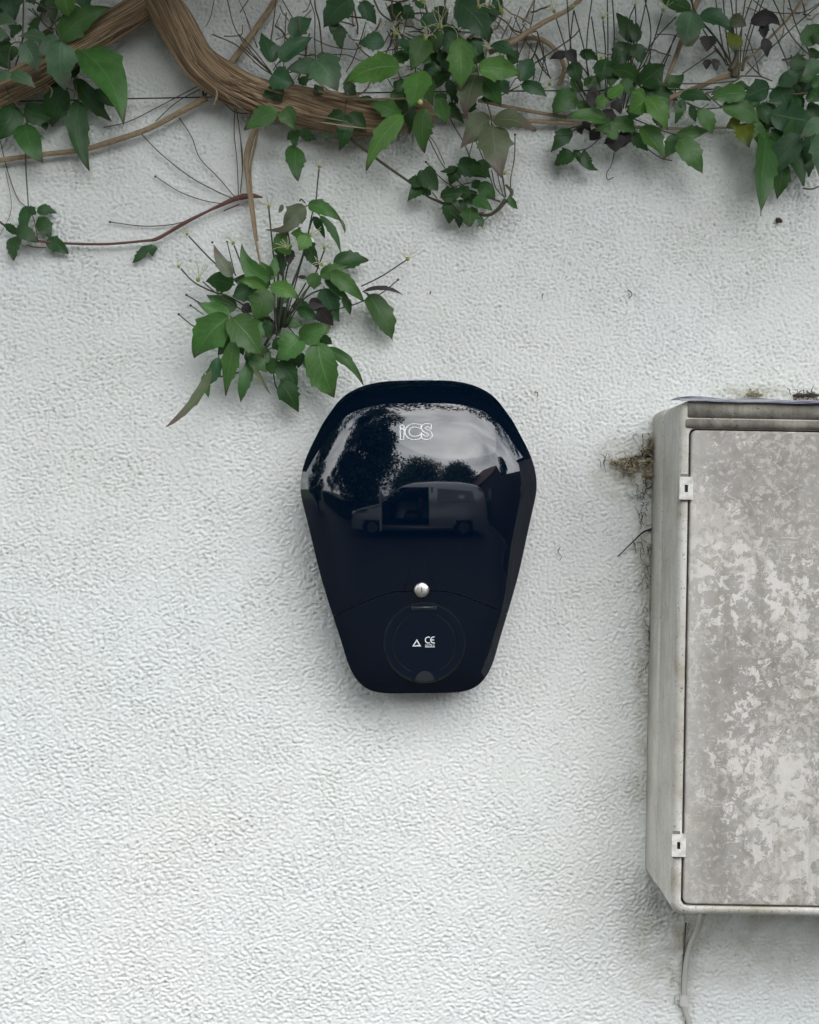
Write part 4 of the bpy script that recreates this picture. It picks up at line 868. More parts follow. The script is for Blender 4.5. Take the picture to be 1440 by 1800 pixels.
leaves(Cr, s5, [(465, 1350, 585, 1510, 165, 'd'), (470, 1470, 450, 1345, 90, 'd'), (465, 1460, 350, 1420, 85, 'd'), (465, 1465, 343, 1592, 105, 'd'), (740, 1320, 605, 1355, 60, 'd', -.1), (735, 1320, 680, 1455, 120, 'd'), (745, 1300, 970, 1410, 150, 'd', -.06), (880, 1280, 1000, 1405, 150, 'q'), (975, 1290, 1065, 1325, 75, 'd'),
    (865, 1430, 915, 1495, 75, 'd'), (920, 1450, 1040, 1575, 130, 'q'), (610, 1560, 785, 1525, 120, 'd'), (700, 1560, 675, 1770, 140, 'd'), (780, 1580, 755, 1805, 120, 'd'), (800, 1530, 895, 1625, 120, 'd'), (865, 1580, 1015, 1665, 110, 'q'), (850, 1640, 840, 1795, 140, 'q'), (920, 1710, 940, 1805, 55, 'd'), (1150, 1560, 1216, 1652, 55, 'q'), (470, 1470, 530, 1540, 90, 'd'), (740, 1500, 850, 1560, 100, 'd')], .0)

lines_D = [[(165, 130), (240, 370), (300, 620), (430, 860)], [(255, -20), (285, 350), (340, 620), (470, 860)], [(310, 80), (290, 250), (290, 480), (400, 760)], [(310, 80), (390, 380), (430, 600), (500, 850)], [(455, -20), (415, 300), (420, 580), (500, 850)], [(450, 130), (490, 420), (520, 800)],
    [(540, 160), (560, 390), (560, 800)], [(575, -20), (580, 350), (570, 800)], [(615, -20), (630, 320), (600, 800)], [(790, 50), (740, 200), (740, 520), (690, 820)], [(795, 50), (800, 180), (770, 420), (700, 850)], [(890, -20), (830, 250), (760, 540), (700, 860)], [(870, -20), (915, 200), (905, 370), (800, 600), (720, 850)],
    [(1010, 100), (940, 330), (870, 500), (800, 600), (720, 860)], [(1120, 130), (930, 340), (800, 590)], [(1130, 260), (1000, 510), (850, 700)], [(0, 500), (280, 310), (360, 230)], [(340, 490), (400, 560), (430, 610)], [(1110, 280), (1020, 520), (870, 720)], [(0, 420), (60, 540), (130, 620)], [(20, 250), (100, 560), (120, 600)]]
s6 = shoot('leafy_shoot', 'spreading tuft with upright dark stalks at upper right of centre', [(rp(Dr, l, .035 + .003 * (i % 4), .03), [px_(1.25)] * len(l)) for i, l in enumerate(lines_D)] + [
    (rp(Dr, [(530, 1080), (440, 1160), (380, 1185), (310, 1190)], .03), px_(1.1)), (rp(Dr, [(760, 930), (860, 970), (1000, 1030), (1130, 1070)], .03), px_(1.1)), (rp(Dr, [(1130, 1070), (1150, 1100)], .04), px_(1)), (rp(Dr, [(630, 1205), (610, 1300), (570, 1370), (580, 1420), (625, 1400)], .012), px_(.9)),
    (rp(Dr, [(160, 1075), (260, 1060), (400, 975)], .06), px_(1.3)), (rp(Dr, [(800, 1080), (900, 1180), (1000, 1250), (1090, 1270)], .02), px_(1)), (rp(Dr, [(1200, 810), (1320, 860), (1440, 855)], .025), px_(1.2)), (rp(Dr, [(250, 1020), (340, 1000), (500, 960)], .03), px_(1))], DARKSTEM)
leaves(Dr, s6, [(325, 745, 145, 905, 190, 'q'), (740, 340, 600, 525, 180, 'd'), (765, 335, 645, 105, 140, 'd'), (790, 330, 805, 180, 90, 'd'), (795, 345, 850, 505, 130, 'd'), (625, 555, 835, 690, 120, 'q', -.15), (840, 660, 1035, 515, 190, 'd'), (850, 690, 1135, 800, 150, 'd', -.04), (890, 775, 735, 895, 170, 'l'), (870, 760, 760, 720, 100, 'l'),
    (890, 765, 1055, 1035, 170, 'l'), (940, 750, 1065, 935, 160, 'm'), (570, 470, 510, 660, 170, 'd'), (620, 550, 600, 690, 120, 'q'), (300, 490, 360, 660, 130, 'd'), (290, 630, 390, 730, 120, 'q'), (255, 430, 118, 468, 65, 'p'), (255, 400, 335, 490, 100, 'p'), (360, 430, 495, 480, 80, 'd', -.12), (580, 765, 695, 655, 100, 'l'), (480, 810, 590, 790, 110, 'l'),
    (480, 690, 440, 870, 80, 'p'), (565, 955, 245, 925, 130, 'm', .05), (600, 970, 475, 1035, 110, 'm'), (570, 980, 655, 1110, 130, 'm'), (640, 1060, 640, 1205, 170, 'p'), (720, 1030, 680, 1170, 110, 'p'), (510, 1030, 437, 1112, 90, 'p'), (620, 955, 805, 1045, 120, 'm'), (765, 1060, 895, 1195, 100, 'q'), (835, 1005, 1035, 1255, 180, 'm'), (1125, 1075, 1030, 1245, 140, 'q'),
    (1125, 1065, 1385, 1035, 100, 'm'), (1145, 1100, 1332, 1375, 190, 'm'), (1300, 870, 1408, 1065, 140, 'm'), (1240, 835, 1275, 965, 85, 'd'), (1155, 795, 1110, 978, 75, 'q'), (1150, 770, 1395, 800, 90, 'd', -.12), (1150, 790, 1190, 880, 60, 'd'), (275, 1020, 127, 1202, 130, 'd'), (315, 1225, 162, 1305, 130, 'd', .06), (310, 1190, 375, 1315, 65, 'd'), (400, 1190, 503, 1345, 85, 'd', .28),
    (340, 1000, 372, 1062, 70, 'p'), (1235, 85, 985, 5, 150, 'q'), (1240, 90, 1190, 365, 230, 'b'), (1175, 350, 1305, 280, 80, 'o'), (1385, 285, 1360, 412, 130, 'p'), (1045, 685, 1178, 585, 125, 'q'), (430, 730, 480, 860, 90, 'p'), (620, 800, 680, 900, 110, 'p'), (400, 620, 480, 700, 90, 'q'), (700, 620, 760, 760, 100, 'q'), (340, 820, 440, 880, 110, 'q'), (520, 880, 680, 950, 110, 'p'), (380, 960, 450, 1050, 60, 'p')], 0.0)
lines_E = [[(350, -20), (400, 330), (450, 520)], [(410, -20), (440, 300), (480, 540)], [(470, -20), (490, 150), (510, 540)], [(515, -20), (515, 120), (520, 540)], [(590, -20), (560, 200), (545, 530)], [(645, -20), (600, 100), (540, 300), (530, 540)], [(700, -20), (600, 300), (560, 520)], [(735, -20), (640, 250), (575, 490)], [(800, -20), (950, 280), (1130, 470)], [(925, -20), (1000, 230), (1130, 470)],
    [(800, 220), (900, 450), (925, 520)], [(1190, 20), (950, 230), (750, 420), (590, 590)], [(250, 230), (350, 370), (430, 480), (480, 540)], [(340, 380), (400, 450), (440, 520)], [(90, 580), (370, 390)], [(550, 600), (700, 605), (800, 640)], [(0, 660), (300, 660), (500, 640)], [(270, 740), (400, 700), (540, 620)], [(470, 650), (500, 720)], [(600, 490), (720, 610)]]
s7 = shoot('leafy_shoot', 'dense dark leafy shoot filling the top right corner', [(rp(Er, l, .035, .03), [px_(1.25)] * len(l)) for l in lines_E] + [(rp(Er, [(150, -30), (210, 130), (360, 310), (480, 510)], .05, .035), px_(2)), (rp(Er, [(280, 740), (400, 850)], .03), px_(1.1)), (rp(Er, [(130, 820), (240, 860), (410, 850)], .03), px_(1.2)), (rp(Er, [(240, 860), (300, 820)], .03), px_(1)),
    (rp(Er, [(470, 560), (510, 480), (520, 400)], .035), [px_(7), px_(6), px_(3)]), (rp(Er, [(500, 610), (510, 570), (540, 500)], .035), [px_(7), px_(8), px_(3)]), (rp(Er, [(560, 560), (585, 480), (610, 440)], .035), [px_(3), px_(2.4), px_(1.5)]), (rp(Er, [(650, 0), (760, 80), (900, 105), (1060, 90), (1180, 20)], .02), px_(1)), (rp(Er, [(1180, 1470), (1110, 1495), (1045, 1490)], .02), px_(1.5)), (rp(Er, [(940, 745), (1080, 735)], .07), px_(1.6))], GREENSTEM)
leaves(Er, s7, [(225, 120, 495, 260, 150, 'g', -.06), (470, 150, 595, 205, 110, 'o'), (510, 270, 490, 415, 155, 'y'), (630, 180, 865, 205, 110, 'p', -.18), (740, 190, 735, 305, 75, 'p'), (740, 300, 758, 452, 95, 'p'), (290, 470, 280, 550, 60, 'p'), (350, 465, 360, 560, 75, 'p'), (1000, 570, 1000, 415, 165, 'd'), (1190, 480, 1035, 600, 150, 'b'), (1040, 350, 1200, 190, 160, 'q'),
    (845, 660, 1060, 560, 130, 'g'), (775, 690, 550, 800, 165, 'g'), (840, 680, 912, 880, 190, 'g'), (590, 740, 300, 785, 140, 'm', .04), (400, 690, 315, 750, 70, 'q'), (405, 840, 708, 972, 180, 'm', -.05), (545, 960, 435, 1010, 100, 'y'), (590, 980, 620, 1172, 140, 'y', .08), (640, 970, 712, 1155, 135, 'm'), (755, 810, 740, 1060, 160, 'd'), (760, 1050, 708, 1706, 215, 'q', .03),
    (1020, 1070, 735, 1475, 210, 'g', .04), (890, 1290, 838, 1575, 140, 'q'), (990, 1140, 1048, 1468, 200, 'q'), (1075, 1240, 1085, 1400, 90, 'd'), (1100, 1040, 1050, 1300, 120, 'g'), (1190, 1030, 1180, 1420, 170, 'b'), (1200, 930, 1015, 1095, 130, 'b'), (790, 900, 1150, 960, 230, 'g'), (900, 1010, 1160, 1040, 180, 'd'), (920, 720, 1140, 640, 150, 'd'), (1080, 860, 1190, 960, 150, 'd'),
    (965, 760, 915, 940, 160, 'q'), (1090, 720, 1190, 800, 140, 'q'), (830, 1020, 870, 1170, 140, 'd'), (500, 665, 630, 690, 75, 'q'), (700, 830, 790, 1000, 130, 'd'), (980, 780, 1040, 880, 100, 'd'), (1150, 600, 1190, 760, 130, 'q'), (1000, 950, 900, 1200, 170, 'q'), (880, 1150, 790, 1350, 140, 'q')], 0.0)
s8 = shoot('leafy_shoot', 'bushy sprig with seed heads hanging just above the charger', [
    ([(332, 415, .04), (370, 455, .045), (420, 500, .045), (480, 565, .03)], px_(1.5)), ([(318, 472, .04), (340, 495, .04), (370, 511, .045), (410, 525, .045), (480, 572, .03)], px_(1.5)), (rp(Fr, [(225, 1070), (380, 1160), (600, 1280)], .03), px_(1.3)), (rp(Fr, [(270, 1180), (410, 1280)], .03), px_(1.1)), (rp(Fr, [(145, 1275), (320, 1410), (500, 1450)], .03), px_(1.2)),
    (rp(Fr, [(655, 510), (740, 860)], .03), px_(1)), (rp(Fr, [(730, 550), (830, 790), (1000, 1100)], .04), px_(1.6)), (rp(Fr, [(840, 600), (850, 780)], .03), px_(1.4)), (rp(Fr, [(680, 735), (750, 870)], .03), px_(1.3)), (rp(Fr, [(1095, 150), (1140, 600), (1150, 700), (1160, 1200)], .035), px_(1.5)), (rp(Fr, [(1182, 420), (1150, 500)], .035), px_(1)),
    ([(561, 297, .03), (558, 325, .03), (555, 356, .035), (548, 380, .04), (535, 440, .04), (500, 570, .03)], px_(1.4)), (rp(Gr, [(360, 490), (290, 740), (200, 980), (100, 1400)], .04), px_(2.2)), (rp(Gr, [(540, 600), (500, 710), (420, 900), (150, 1400)], .04), px_(1.4)), (rp(Gr, [(1410, 700), (1150, 870), (930, 980)], .03), px_(1.3)), (rp(Gr, [(1320, 910), (1190, 1020), (1100, 1080)], .025), px_(1.1)), (rp(Gr, [(1000, 1115), (800, 1190), (600, 1230)], .03), px_(1.2)),
    (rp(Gr, [(520, 1010), (400, 1060), (270, 1170), (60, 1450)], .035), px_(1.5)), (rp(Gr, [(350, 940), (270, 1080), (70, 1420)], .03), px_(1.4)), (rp(Gr, [(400, 960), (290, 1100), (80, 1430)], .035), px_(1.4)), (rp(Gr, [(960, 1040), (1020, 1070)], .04), px_(1.4)), (rp(Gr, [(110, 640), (100, 1000), (50, 1450)], .04), px_(2.2)), (rp(Gr, [(200, 620), (130, 900), (70, 1400)], .035), px_(1.6)), (rp(Gr, [(60, 760), (50, 1100), (60, 1500)], .035), px_(2)),
    (rp(Gr, [(0, 1000), (20, 1250), (40, 1500)], .04), px_(2.2)), (rp(Gr, [(170, 1100), (120, 1300), (60, 1500)], .03), px_(1.6)), (rp(Gr, [(500, 1130), (530, 1140)], .03), px_(1)), (rp(Gr, [(350, 250), (300, 320)], .05), px_(1.2)), (rp(Gr, [(430, 240), (400, 320), (360, 480)], .05), px_(1.5)), (rp(Gr, [(280, 80), (300, 60), (340, 100)], .05), px_(1.3)),
    (rp(Hr, [(380, 462), (420, 460), (510, 440), (600, 395), (740, 240)], .025), px_(1.5)), (rp(Hr, [(740, 180), (780, 100), (800, 20)], .035), px_(5)), (rp(Hr, [(700, 260), (760, 160), (830, 100), (880, 30)], .03), px_(3)), (rp(Hr, [(640, 60), (740, 80), (770, 180)], .03), px_(1.5)), (rp(Hr, [(780, 190), (760, 260), (700, 300)], .05), px_(1)), (rp(Hr, [(760, 440), (775, 520), (800, 560)], .03), px_(1.3)),
    (rp(Hr, [(790, 400), (800, 470), (820, 500)], .03), px_(1)), (rp(Hr, [(860, 130), (920, 200), (960, 210)], .03), px_(1.2)), (rp(Hr, [(830, 230), (860, 340), (920, 345)], .03), px_(1)), (rp(Hr, [(740, 180), (660, 200), (600, 300), (560, 440)], .025), px_(1.3)), (rp(Fr, [(400, 930), (540, 1050), (750, 1190), (930, 1300)], .05), px_(1.3))], DARKSTEM)
leaves(Gr, s8, [(300, 130, -80, 380, 100, 'o', -.27), (100, 120, 58, 205, 45, 'o'), (340, 140, 130, 440, 220, 'o', .08), (370, 130, 720, 290, 150, 'm', -.08), (700, 270, 758, 425, 35, 'o', -.1), (430, 250, 545, 472, 90, 'd', -.05), (495, 235, 715, 640, 85, 'q', -.09), (365, 480, 490, 800, 150, 'd', .05), (640, 760, 1005, 712, 200, 'd', -.06),
    (500, 865, 800, 755, 160, 'm'), (600, 840, 968, 1155, 180, 'm', -.04), (570, 895, 832, 1145, 120, 'd'), (540, 1000, 702, 1352, 240, 'g'), (740, 1090, 812, 1275, 90, 'q'), (470, 850, 430, 1015, 180, 'm'), (270, 880, 400, 920, 40, 'p'), (965, 1028, 1372, 1072, 50, 'p', -.12), (1005, 1075, 1262, 1555, 250, 'q', -.05), (385, 1150, 540, 1190, 125, 'p'), (480, 1215, 635, 1395, 160, 'p'),
    (195, 1185, 490, 1240, 100, 'd'), (260, 1235, 490, 1340, 130, 'd'), (150, 1370, 315, 1390, 125, 'q'), (320, 1500, 605, 1410, 210, 'm'), (60, 650, 150, 395, 200, 'm'), (190, 600, 30, 560, 150, 'm'), (360, 440, 275, 605, 170, 'l'), (350, 430, 190, 420, 130, 'l'), (80, 640, 90, 870, 130, 'd'), (200, 600, 170, 760, 90, 'p')], 0.0)
leaves(Fr, s8, [(1060, 1000, 750, 930, 120, 'l', .12), (1050, 1005, 950, 1345, 270, 'm'), (1110, 990, 1412, 1112, 165, 'l', -.1), (1115, 900, 812, 530, 200, 'm', -.2), (1115, 900, 1165, 640, 110, 'm'), (1115, 900, 1010, 720, 130, 'm'), (720, 960, 430, 930, 220, 'd'), (710, 870, 515, 540, 140, 'k'), (1110, 960, 720, 900, 210, 'd'), (930, 1000, 710, 1080, 230, 'g'),
    (760, 1200, 440, 1070, 180, 'q', -.04), (680, 1260, 345, 1150, 170, 'm', -.07), (1000, 1420, 1150, 1380, 130, 'd'), (820, 1180, 930, 1250, 120, 'p')], 0.008)
leaves(Hr, s8, [(460, 65, 232, 340, 215, 'm', .04), (485, 70, 695, 340, 210, 'm', -.03), (600, 100, 718, 200, 110, 'm'), (520, 190, 390, 320, 120, 'q'), (510, 210, 443, 590, 120, 'm'), (395, 335, 313, 532, 85, 'g'), (340, 425, 42, 800, 70, 'o', -.1), (300, 450, 328, 602, 60, 'm'), (625, 365, 543, 635, 95, 'q'), (630, 385, 745, 582, 35, 'o'), (520, 220, 560, 320, 80, 'd'),
    (940, 200, 778, 355, 190, 'm'), (950, 215, 1140, 120, 150, 'm'), (1050, 235, 1165, 605, 225, 'm'), (1020, 390, 1105, 545, 90, 'd'), (1110, 280, 1360, 522, 80, 'q', -.1), (1070, 205, 1152, 245, 70, 'd'), (795, 365, 915, 545, 145, 'd', -.05), (810, 500, 930, 698, 140, 'd'), (610, 320, 715, 435, 110, 'q'), (795, 385, 680, 400, 110, 'q'), (945, 300, 925, 405, 70, 'd'), (975, 350, 1015, 415, 60, 'd'), (690, 120, 745, 210, 100, 'd'), (600, 280, 600, 360, 60, 'q'), (740, 300, 650, 330, 110, 'q')], 0.012)

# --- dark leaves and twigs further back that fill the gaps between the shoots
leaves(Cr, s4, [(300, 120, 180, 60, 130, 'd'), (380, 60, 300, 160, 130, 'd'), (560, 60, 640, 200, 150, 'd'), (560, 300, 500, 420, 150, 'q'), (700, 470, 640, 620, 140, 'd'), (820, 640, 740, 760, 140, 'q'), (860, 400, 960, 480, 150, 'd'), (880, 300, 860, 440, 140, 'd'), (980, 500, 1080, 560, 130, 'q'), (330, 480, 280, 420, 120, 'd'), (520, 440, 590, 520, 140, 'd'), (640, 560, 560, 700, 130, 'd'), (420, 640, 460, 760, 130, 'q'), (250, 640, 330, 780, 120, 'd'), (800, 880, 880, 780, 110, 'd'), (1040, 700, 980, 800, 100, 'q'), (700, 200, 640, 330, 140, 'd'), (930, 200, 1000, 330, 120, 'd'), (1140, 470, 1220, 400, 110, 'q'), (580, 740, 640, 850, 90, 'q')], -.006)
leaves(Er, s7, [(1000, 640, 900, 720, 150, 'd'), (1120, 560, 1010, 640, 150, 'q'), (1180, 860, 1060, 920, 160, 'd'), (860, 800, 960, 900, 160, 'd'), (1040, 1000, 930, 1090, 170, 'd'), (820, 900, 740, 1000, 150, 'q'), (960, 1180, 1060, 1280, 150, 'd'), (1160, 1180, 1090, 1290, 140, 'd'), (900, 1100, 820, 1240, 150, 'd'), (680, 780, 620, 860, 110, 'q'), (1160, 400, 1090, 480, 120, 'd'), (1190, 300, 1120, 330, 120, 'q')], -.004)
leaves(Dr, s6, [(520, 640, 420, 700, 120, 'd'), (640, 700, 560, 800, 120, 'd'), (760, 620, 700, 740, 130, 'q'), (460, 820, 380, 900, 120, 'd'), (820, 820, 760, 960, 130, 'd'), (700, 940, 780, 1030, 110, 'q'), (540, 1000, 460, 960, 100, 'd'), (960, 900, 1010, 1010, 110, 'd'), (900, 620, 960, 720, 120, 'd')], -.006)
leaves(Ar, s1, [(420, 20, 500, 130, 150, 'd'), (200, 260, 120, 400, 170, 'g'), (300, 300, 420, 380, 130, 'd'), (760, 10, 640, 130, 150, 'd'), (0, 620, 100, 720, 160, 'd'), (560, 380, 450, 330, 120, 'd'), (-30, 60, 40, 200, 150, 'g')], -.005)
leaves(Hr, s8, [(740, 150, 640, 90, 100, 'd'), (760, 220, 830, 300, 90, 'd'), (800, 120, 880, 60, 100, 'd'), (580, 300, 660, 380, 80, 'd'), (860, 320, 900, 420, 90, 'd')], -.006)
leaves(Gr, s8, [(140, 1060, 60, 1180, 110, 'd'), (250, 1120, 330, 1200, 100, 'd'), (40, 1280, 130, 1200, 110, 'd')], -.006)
rs = random.Random(77)
for (x0, y0, x1, y1, cnt, par) in ((640, -10, 780, 120, 34, s4), (800, -10, 960, 120, 22, s4), (30, -10, 150, 90, 16, s1), (480, -10, 640, 110, 12, s3), (950, 60, 1200, 170, 10, s6), (1270, -10, 1440, 120, 10, s7)):
    for _ in range(cnt):
        x, y = rs.uniform(x0, x1), rs.uniform(y0, y1); a = rs.choice([1.57, 1.57, .6, 2.5, 0]) + rs.gauss(0, .35); L = rs.uniform(35, 90); p = []
        for k in range(5): p.append(sh(P(x, y, .012 + .012 * math.sin(k + x)))); x += math.cos(a) * L / 4; y += math.sin(a) * L / 4; a += rs.gauss(0, .28)
        g_ = MB(); g_.tube(p, [px_(rs.uniform(.8, 1.7))] * 5, 5, 3); g_.build('stem', rs.choice([BROWN, BROWN, TAN]), par)
# --- seed heads
def seed_head(px, py, d, r, parent, up=(0, -1), curl=.5, seed=0, n=8, white=False):
    rs = random.Random(seed + 31); k = S * (D - d) / D; c = P(px, py, d)
    b = MB(); b.ball(sh(c), px_(2.9) * (r / 14) ** .4, 8, 5, (1, .9, 1.1)); nf = len(b.f); f = b; a0 = math.atan2(-up[1], up[0])
    for i in range(n):
        a = a0 + rs.uniform(-1.25, 1.25); pts = [c]; L = r * rs.uniform(.7, 1.25) * k; cu = rs.uniform(-1, 1) * curl; p = c.copy(); y_ = rs.uniform(-.5, .3)
        for s_ in range(5):
            p = p + Vector((math.cos(a), y_ * .6, math.sin(a))) * L / 5; a += cu; pts.append(p.copy())
        f.tube([sh(q) for q in pts], [px_(.75)] + [px_(.5)] * 5, 4, 3)
    hd = b.build('seed_head', HEAD, parent); hd.data.materials.append(FIL)
    hd.data.polygons.foreach_set('material_index', [0 if i_ < nf else 1 for i_ in range(len(b.f))])
def RP(reg, x, y): return reg[0] + x * reg[2], reg[1] + y * reg[2]
for i, (reg, x, y, d, r, par, up, cu) in enumerate([(Fr, 235, 430, .045, 14, s8, (-1, -.5), .5), (Fr, 145, 770, .045, 16, s8, (-.5, -1), .3), (Fr, 720, 525, .045, 20, s8, (-.3, -1), .3), (Fr, 1095, 140, .035, 18, s8, (0, -1), .15), ((420, 0, 1 / 3), 425, 880, .03, 14, s8, (0, -1), .1), (Fr, 350, 910, .04, 30, s8, (-.3, -1), .15),
        (Fr, 1290, 570, .07, 22, s8, (-.3, -1), .25), (Gr, 390, 440, .07, 20, s8, (.6, -.4), .3), (Gr, 540, 575, .05, 14, s8, (0, -1), .2), (Gr, 1420, 690, .03, 26, s8, (.3, -1), .15), (Gr, 515, 750, .07, 18, s8, (-.5, -1), .4),
        (Cr, 245, 262, .095, 36, s4, (.2, -.3), .75), (Cr, 610, 210, .095, 40, s4, (.2, -1), .6), (Cr, 487, 300, .095, 36, s4, (0, -1), .7), (Cr, 910, 50, .095, 30, s4, (.3, -.6), .4), (Cr, 1085, 85, .09, 32, s4, (.7, -.7), .25), (Cr, 975, 380, .09, 14, s4, (0, -1), .4), (Cr, 460, 10, .09, 26, s4, (1, 0), .5),
        (Dr, 540, 140, .06, 16, s6, (0, -1), .25), (Dr, 525, 460, .06, 12, s6, (.5, -.6), .4), (Dr, 795, 40, .05, 9, s6, (0, -1), .4), (Dr, 120, 665, .03, 22, s6, (-1, -.2), .3), (Dr, 155, 90, .04, 22, s6, (0, -1), .4), (Dr, 300, 60, .04, 16, s6, (0, -1), .4), (Dr, 1015, 80, .04, 20, s6, (0, -1), .5), (Cr, 1110, 1370, .04, 18, s5, (.4, -.5), .3)]):
    x, y = RP(reg, x, y); seed_head(x, y, d, r, par, up, cu, i)
g_ = MB()
for reg, x, y in ((Fr, 225, 1070), (Fr, 270, 1180), (Fr, 145, 1275), (Fr, 500, 515), (Fr, 655, 510), (Gr, 1320, 910), (Fr, 680, 735)):
    X_, Y_ = RP(reg, x, y); g_ = MB(); g_.ball(sh(P(X_, Y_, .031)), px_(2.3), 6, 4); g_.build('stalk_tip', DARKSTEM, s8)
g_ = MB(); g_.ball(sh(P(739, 179, .1)), px_(4.6), 10, 6); g_.build('yellow_bud', mat('yellow_bud', (.62, .56, .22), .5), s4)
g_ = MB()
for x, y in ((490, 1280), (1195, 1065)): g_ = MB(); g_.ball(sh(P(640 + x * .2222, y * .2222, .03)), px_(2.3), 6, 4); g_.build('stalk_tip', DARKSTEM, s5)
# fallen petal on the bushy sprig
g_ = MB(); g_.add([sh(P(528, 402, .082)), sh(P(536, 397, .086)), sh(P(541, 404, .084)), sh(P(537, 410, .08)), sh(P(531, 408, .082))], [(0, 1, 2, 3, 4)]); g_.build('petal', WHITE, s8)
g_ = MB(); g_.add([sh(P(546, 420, .07)), sh(P(551, 418, .07)), sh(P(553, 426, .07)), sh(P(547, 425, .07))], [(0, 1, 2, 3)]); g_.build('petal', WHITE, s8)

# --- foliage of the same plant above the picture (only its lower fringe matters)
def foliage(name, boxes, size, m, parent, seed, off=Vector((0, 0, 0)), n_=3):
    rs = random.Random(seed); V = []; Fc = []; UV = []
    for (c, r_, cnt) in boxes:
        for _ in range(cnt):
            while True:
                q = Vector((rs.uniform(-1, 1), rs.uniform(-1, 1), rs.uniform(-1, 1)))
                if .25 < q.length < 1: break
            p = Vector((c[0] + q.x * r_[0], c[1] + q.y * r_[1], c[2] + q.z * r_[2])) - off
            d = Vector((rs.uniform(-1, 1), rs.uniform(-1, 1), rs.uniform(-1.3, .5))).normalized(); s_ = d.cross(Vector((rs.uniform(-1, 1), rs.uniform(-1, 1), rs.uniform(-1, 1)))).normalized()
            L = size * rs.uniform(.6, 1.3); b = len(V)
            V += [p, p + d * L * .4 + s_ * L * .26, p + d * L, p + d * L * .4 - s_ * L * .26]; Fc.append((b, b + 1, b + 2, b + 3)); UV += [(.5, 0), (1, .4), (.5, 1), (0, .4)]
    return mesh(name, V, Fc, m, parent, False, UV)
bx = [((x, -.92 + .1 * math.sin(x * 4), 2.66 + .07 * math.sin(x * 9)), (.17, .15, .12), 80) for x in np.arange(-2.4, 2.41, .2)] + [((x + .07 * math.sin(x * 31), -.92 + .08 * math.sin(x * 13), 2.44 - .10 * abs(math.sin(x * 5.3 + 1))), (.11, .10, .10 + .10 * abs(math.sin(x * 5.3 + 1))), 46) for x in np.arange(-2.2, 2.3, .21)] + [((x, -.13 + .05 * math.sin(x * 5), 2.28 + .06 * math.sin(x * 7 + 1)), (.20, .16, .17), 150) for x in np.arange(-1.7, 1.71, .17)]
tag(foliage('upper_foliage', bx, .055, LEAF['q'], plant, 4, PL), kind='stuff')
tag(foliage('upper_foliage', [((c[0] + .06, c[1] - .02, c[2] + .05), r_, 70) for c, r_, n_ in bx], .05, LEAF['m'], plant, 5, PL), kind='stuff')

# ---------------------------------------------------------------- what stands opposite the wall (seen mirrored in the charger)
PAINT = mat('grey_metallic_paint', (.55, .565, .58), .22, metal=.5, coat=.8); GLASS = mat('tinted_glass', (.20, .21, .22), .05, spec=.8); TYRE = mat('tyre_rubber', (.015, .015, .015), .8); TRIM = mat('cabin_dark', (.012, .012, .013), .7)
van = thing('parked_van', 'grey people carrier with its front door open, mirrored in the glossy charger', 'van', (.05, -6.4, .004))
def prof(x):
    t = [(-2.42, .62, .72), (-2.36, .82, .82), (-2.1, .98, .88), (-1.55, 1.10, .92), (-1.35, 1.16, .93), (-.95, 1.50, .93), (-.55, 1.78, .93), (-.2, 1.86, .93), (.6, 1.91, .93), (1.5, 1.89, .93), (2.05, 1.80, .92), (2.3, 1.60, .90), (2.42, 1.1, .86), (2.45, .7, .84)]
    xs2 = [a[0] for a in t]; return float(np.interp(x, xs2, [a[1] for a in t])), float(np.interp(x, xs2, [a[2] for a in t]))
def side_y(x, z):
    top, w = prof(x); belt = 1.05
    if z <= .45: return w - (.45 - z) * .25
    if z <= belt: return w + .02 * math.sin((z - .45) / (belt - .45) * math.pi)
    return w - (z - belt) ** 1.3 * .24
def sec(x):
    top, w = prof(x); zs2 = [.26, .32, .45, .6, .8, 1.0, 1.1, 1.25, 1.4, 1.55, 1.7, 1.8]
    pts = []
    for z in zs2:
        zz = min(z, top - .06) if z > .3 else z; pts.append((side_y(x, zz), zz))
    yw = side_y(x, top - .06); pts += [(yw - .05, top - .015), (yw * .6, top), (0, top + .01)]
    return pts
NXv = 74; xv = [-2.45 + 4.9 * i / NXv for i in range(NXv + 1)]; V = []; Fc = []; m_ = None
for x in xv:
    s_ = sec(x); full = [(-y, z) for y, z in s_][:-1] + s_[::-1]; m_ = len(full); V += [(x, y, z) for y, z in full]
arch = lambda x, z, cx: math.hypot(x - cx, z - .33) < .37
for i in range(NXv):
    for k in range(m_ - 1):
        a = V[i * m_ + k]; b = V[(i + 1) * m_ + k + 1]; cx = (a[0] + b[0]) / 2; cy = (a[1] + b[1]) / 2; cz = (a[2] + b[2]) / 2
        if cy > .5 and -1.28 < cx < .35 and .42 < cz < min(1.68, prof(cx)[0] - .12): continue
        if abs(cy) > .5 and (arch(cx, cz, -1.62) or arch(cx, cz, 1.55)): continue
        Fc.append((i * m_ + k, i * m_ + k + 1, (i + 1) * m_ + k + 1, (i + 1) * m_ + k))
Fc.append(tuple(range(m_))); Fc.append(tuple(NXv * m_ + k for k in range(m_ - 1, -1, -1)))
mesh('body', V, Fc, PAINT, van)
def pane(name, pts, sgn=1, off=.008):
    vs3 = [(x, sgn * (side_y(x, z) + off), z) for x, z in pts] + [(x, sgn * (side_y(x, z) - .004), z) for x, z in pts]; n3 = len(pts)
    return mesh(name, vs3, [tuple(range(n3)), tuple(range(2 * n3 - 1, n3 - 1, -1))] + [(i, (i + 1) % n3, (i + 1) % n3 + n3, i + n3) for i in range(n3)], GLASS, van, False)
pane('side_window', [(.62, 1.17), (1.95, 1.19), (1.86, 1.58), (.62, 1.66)])
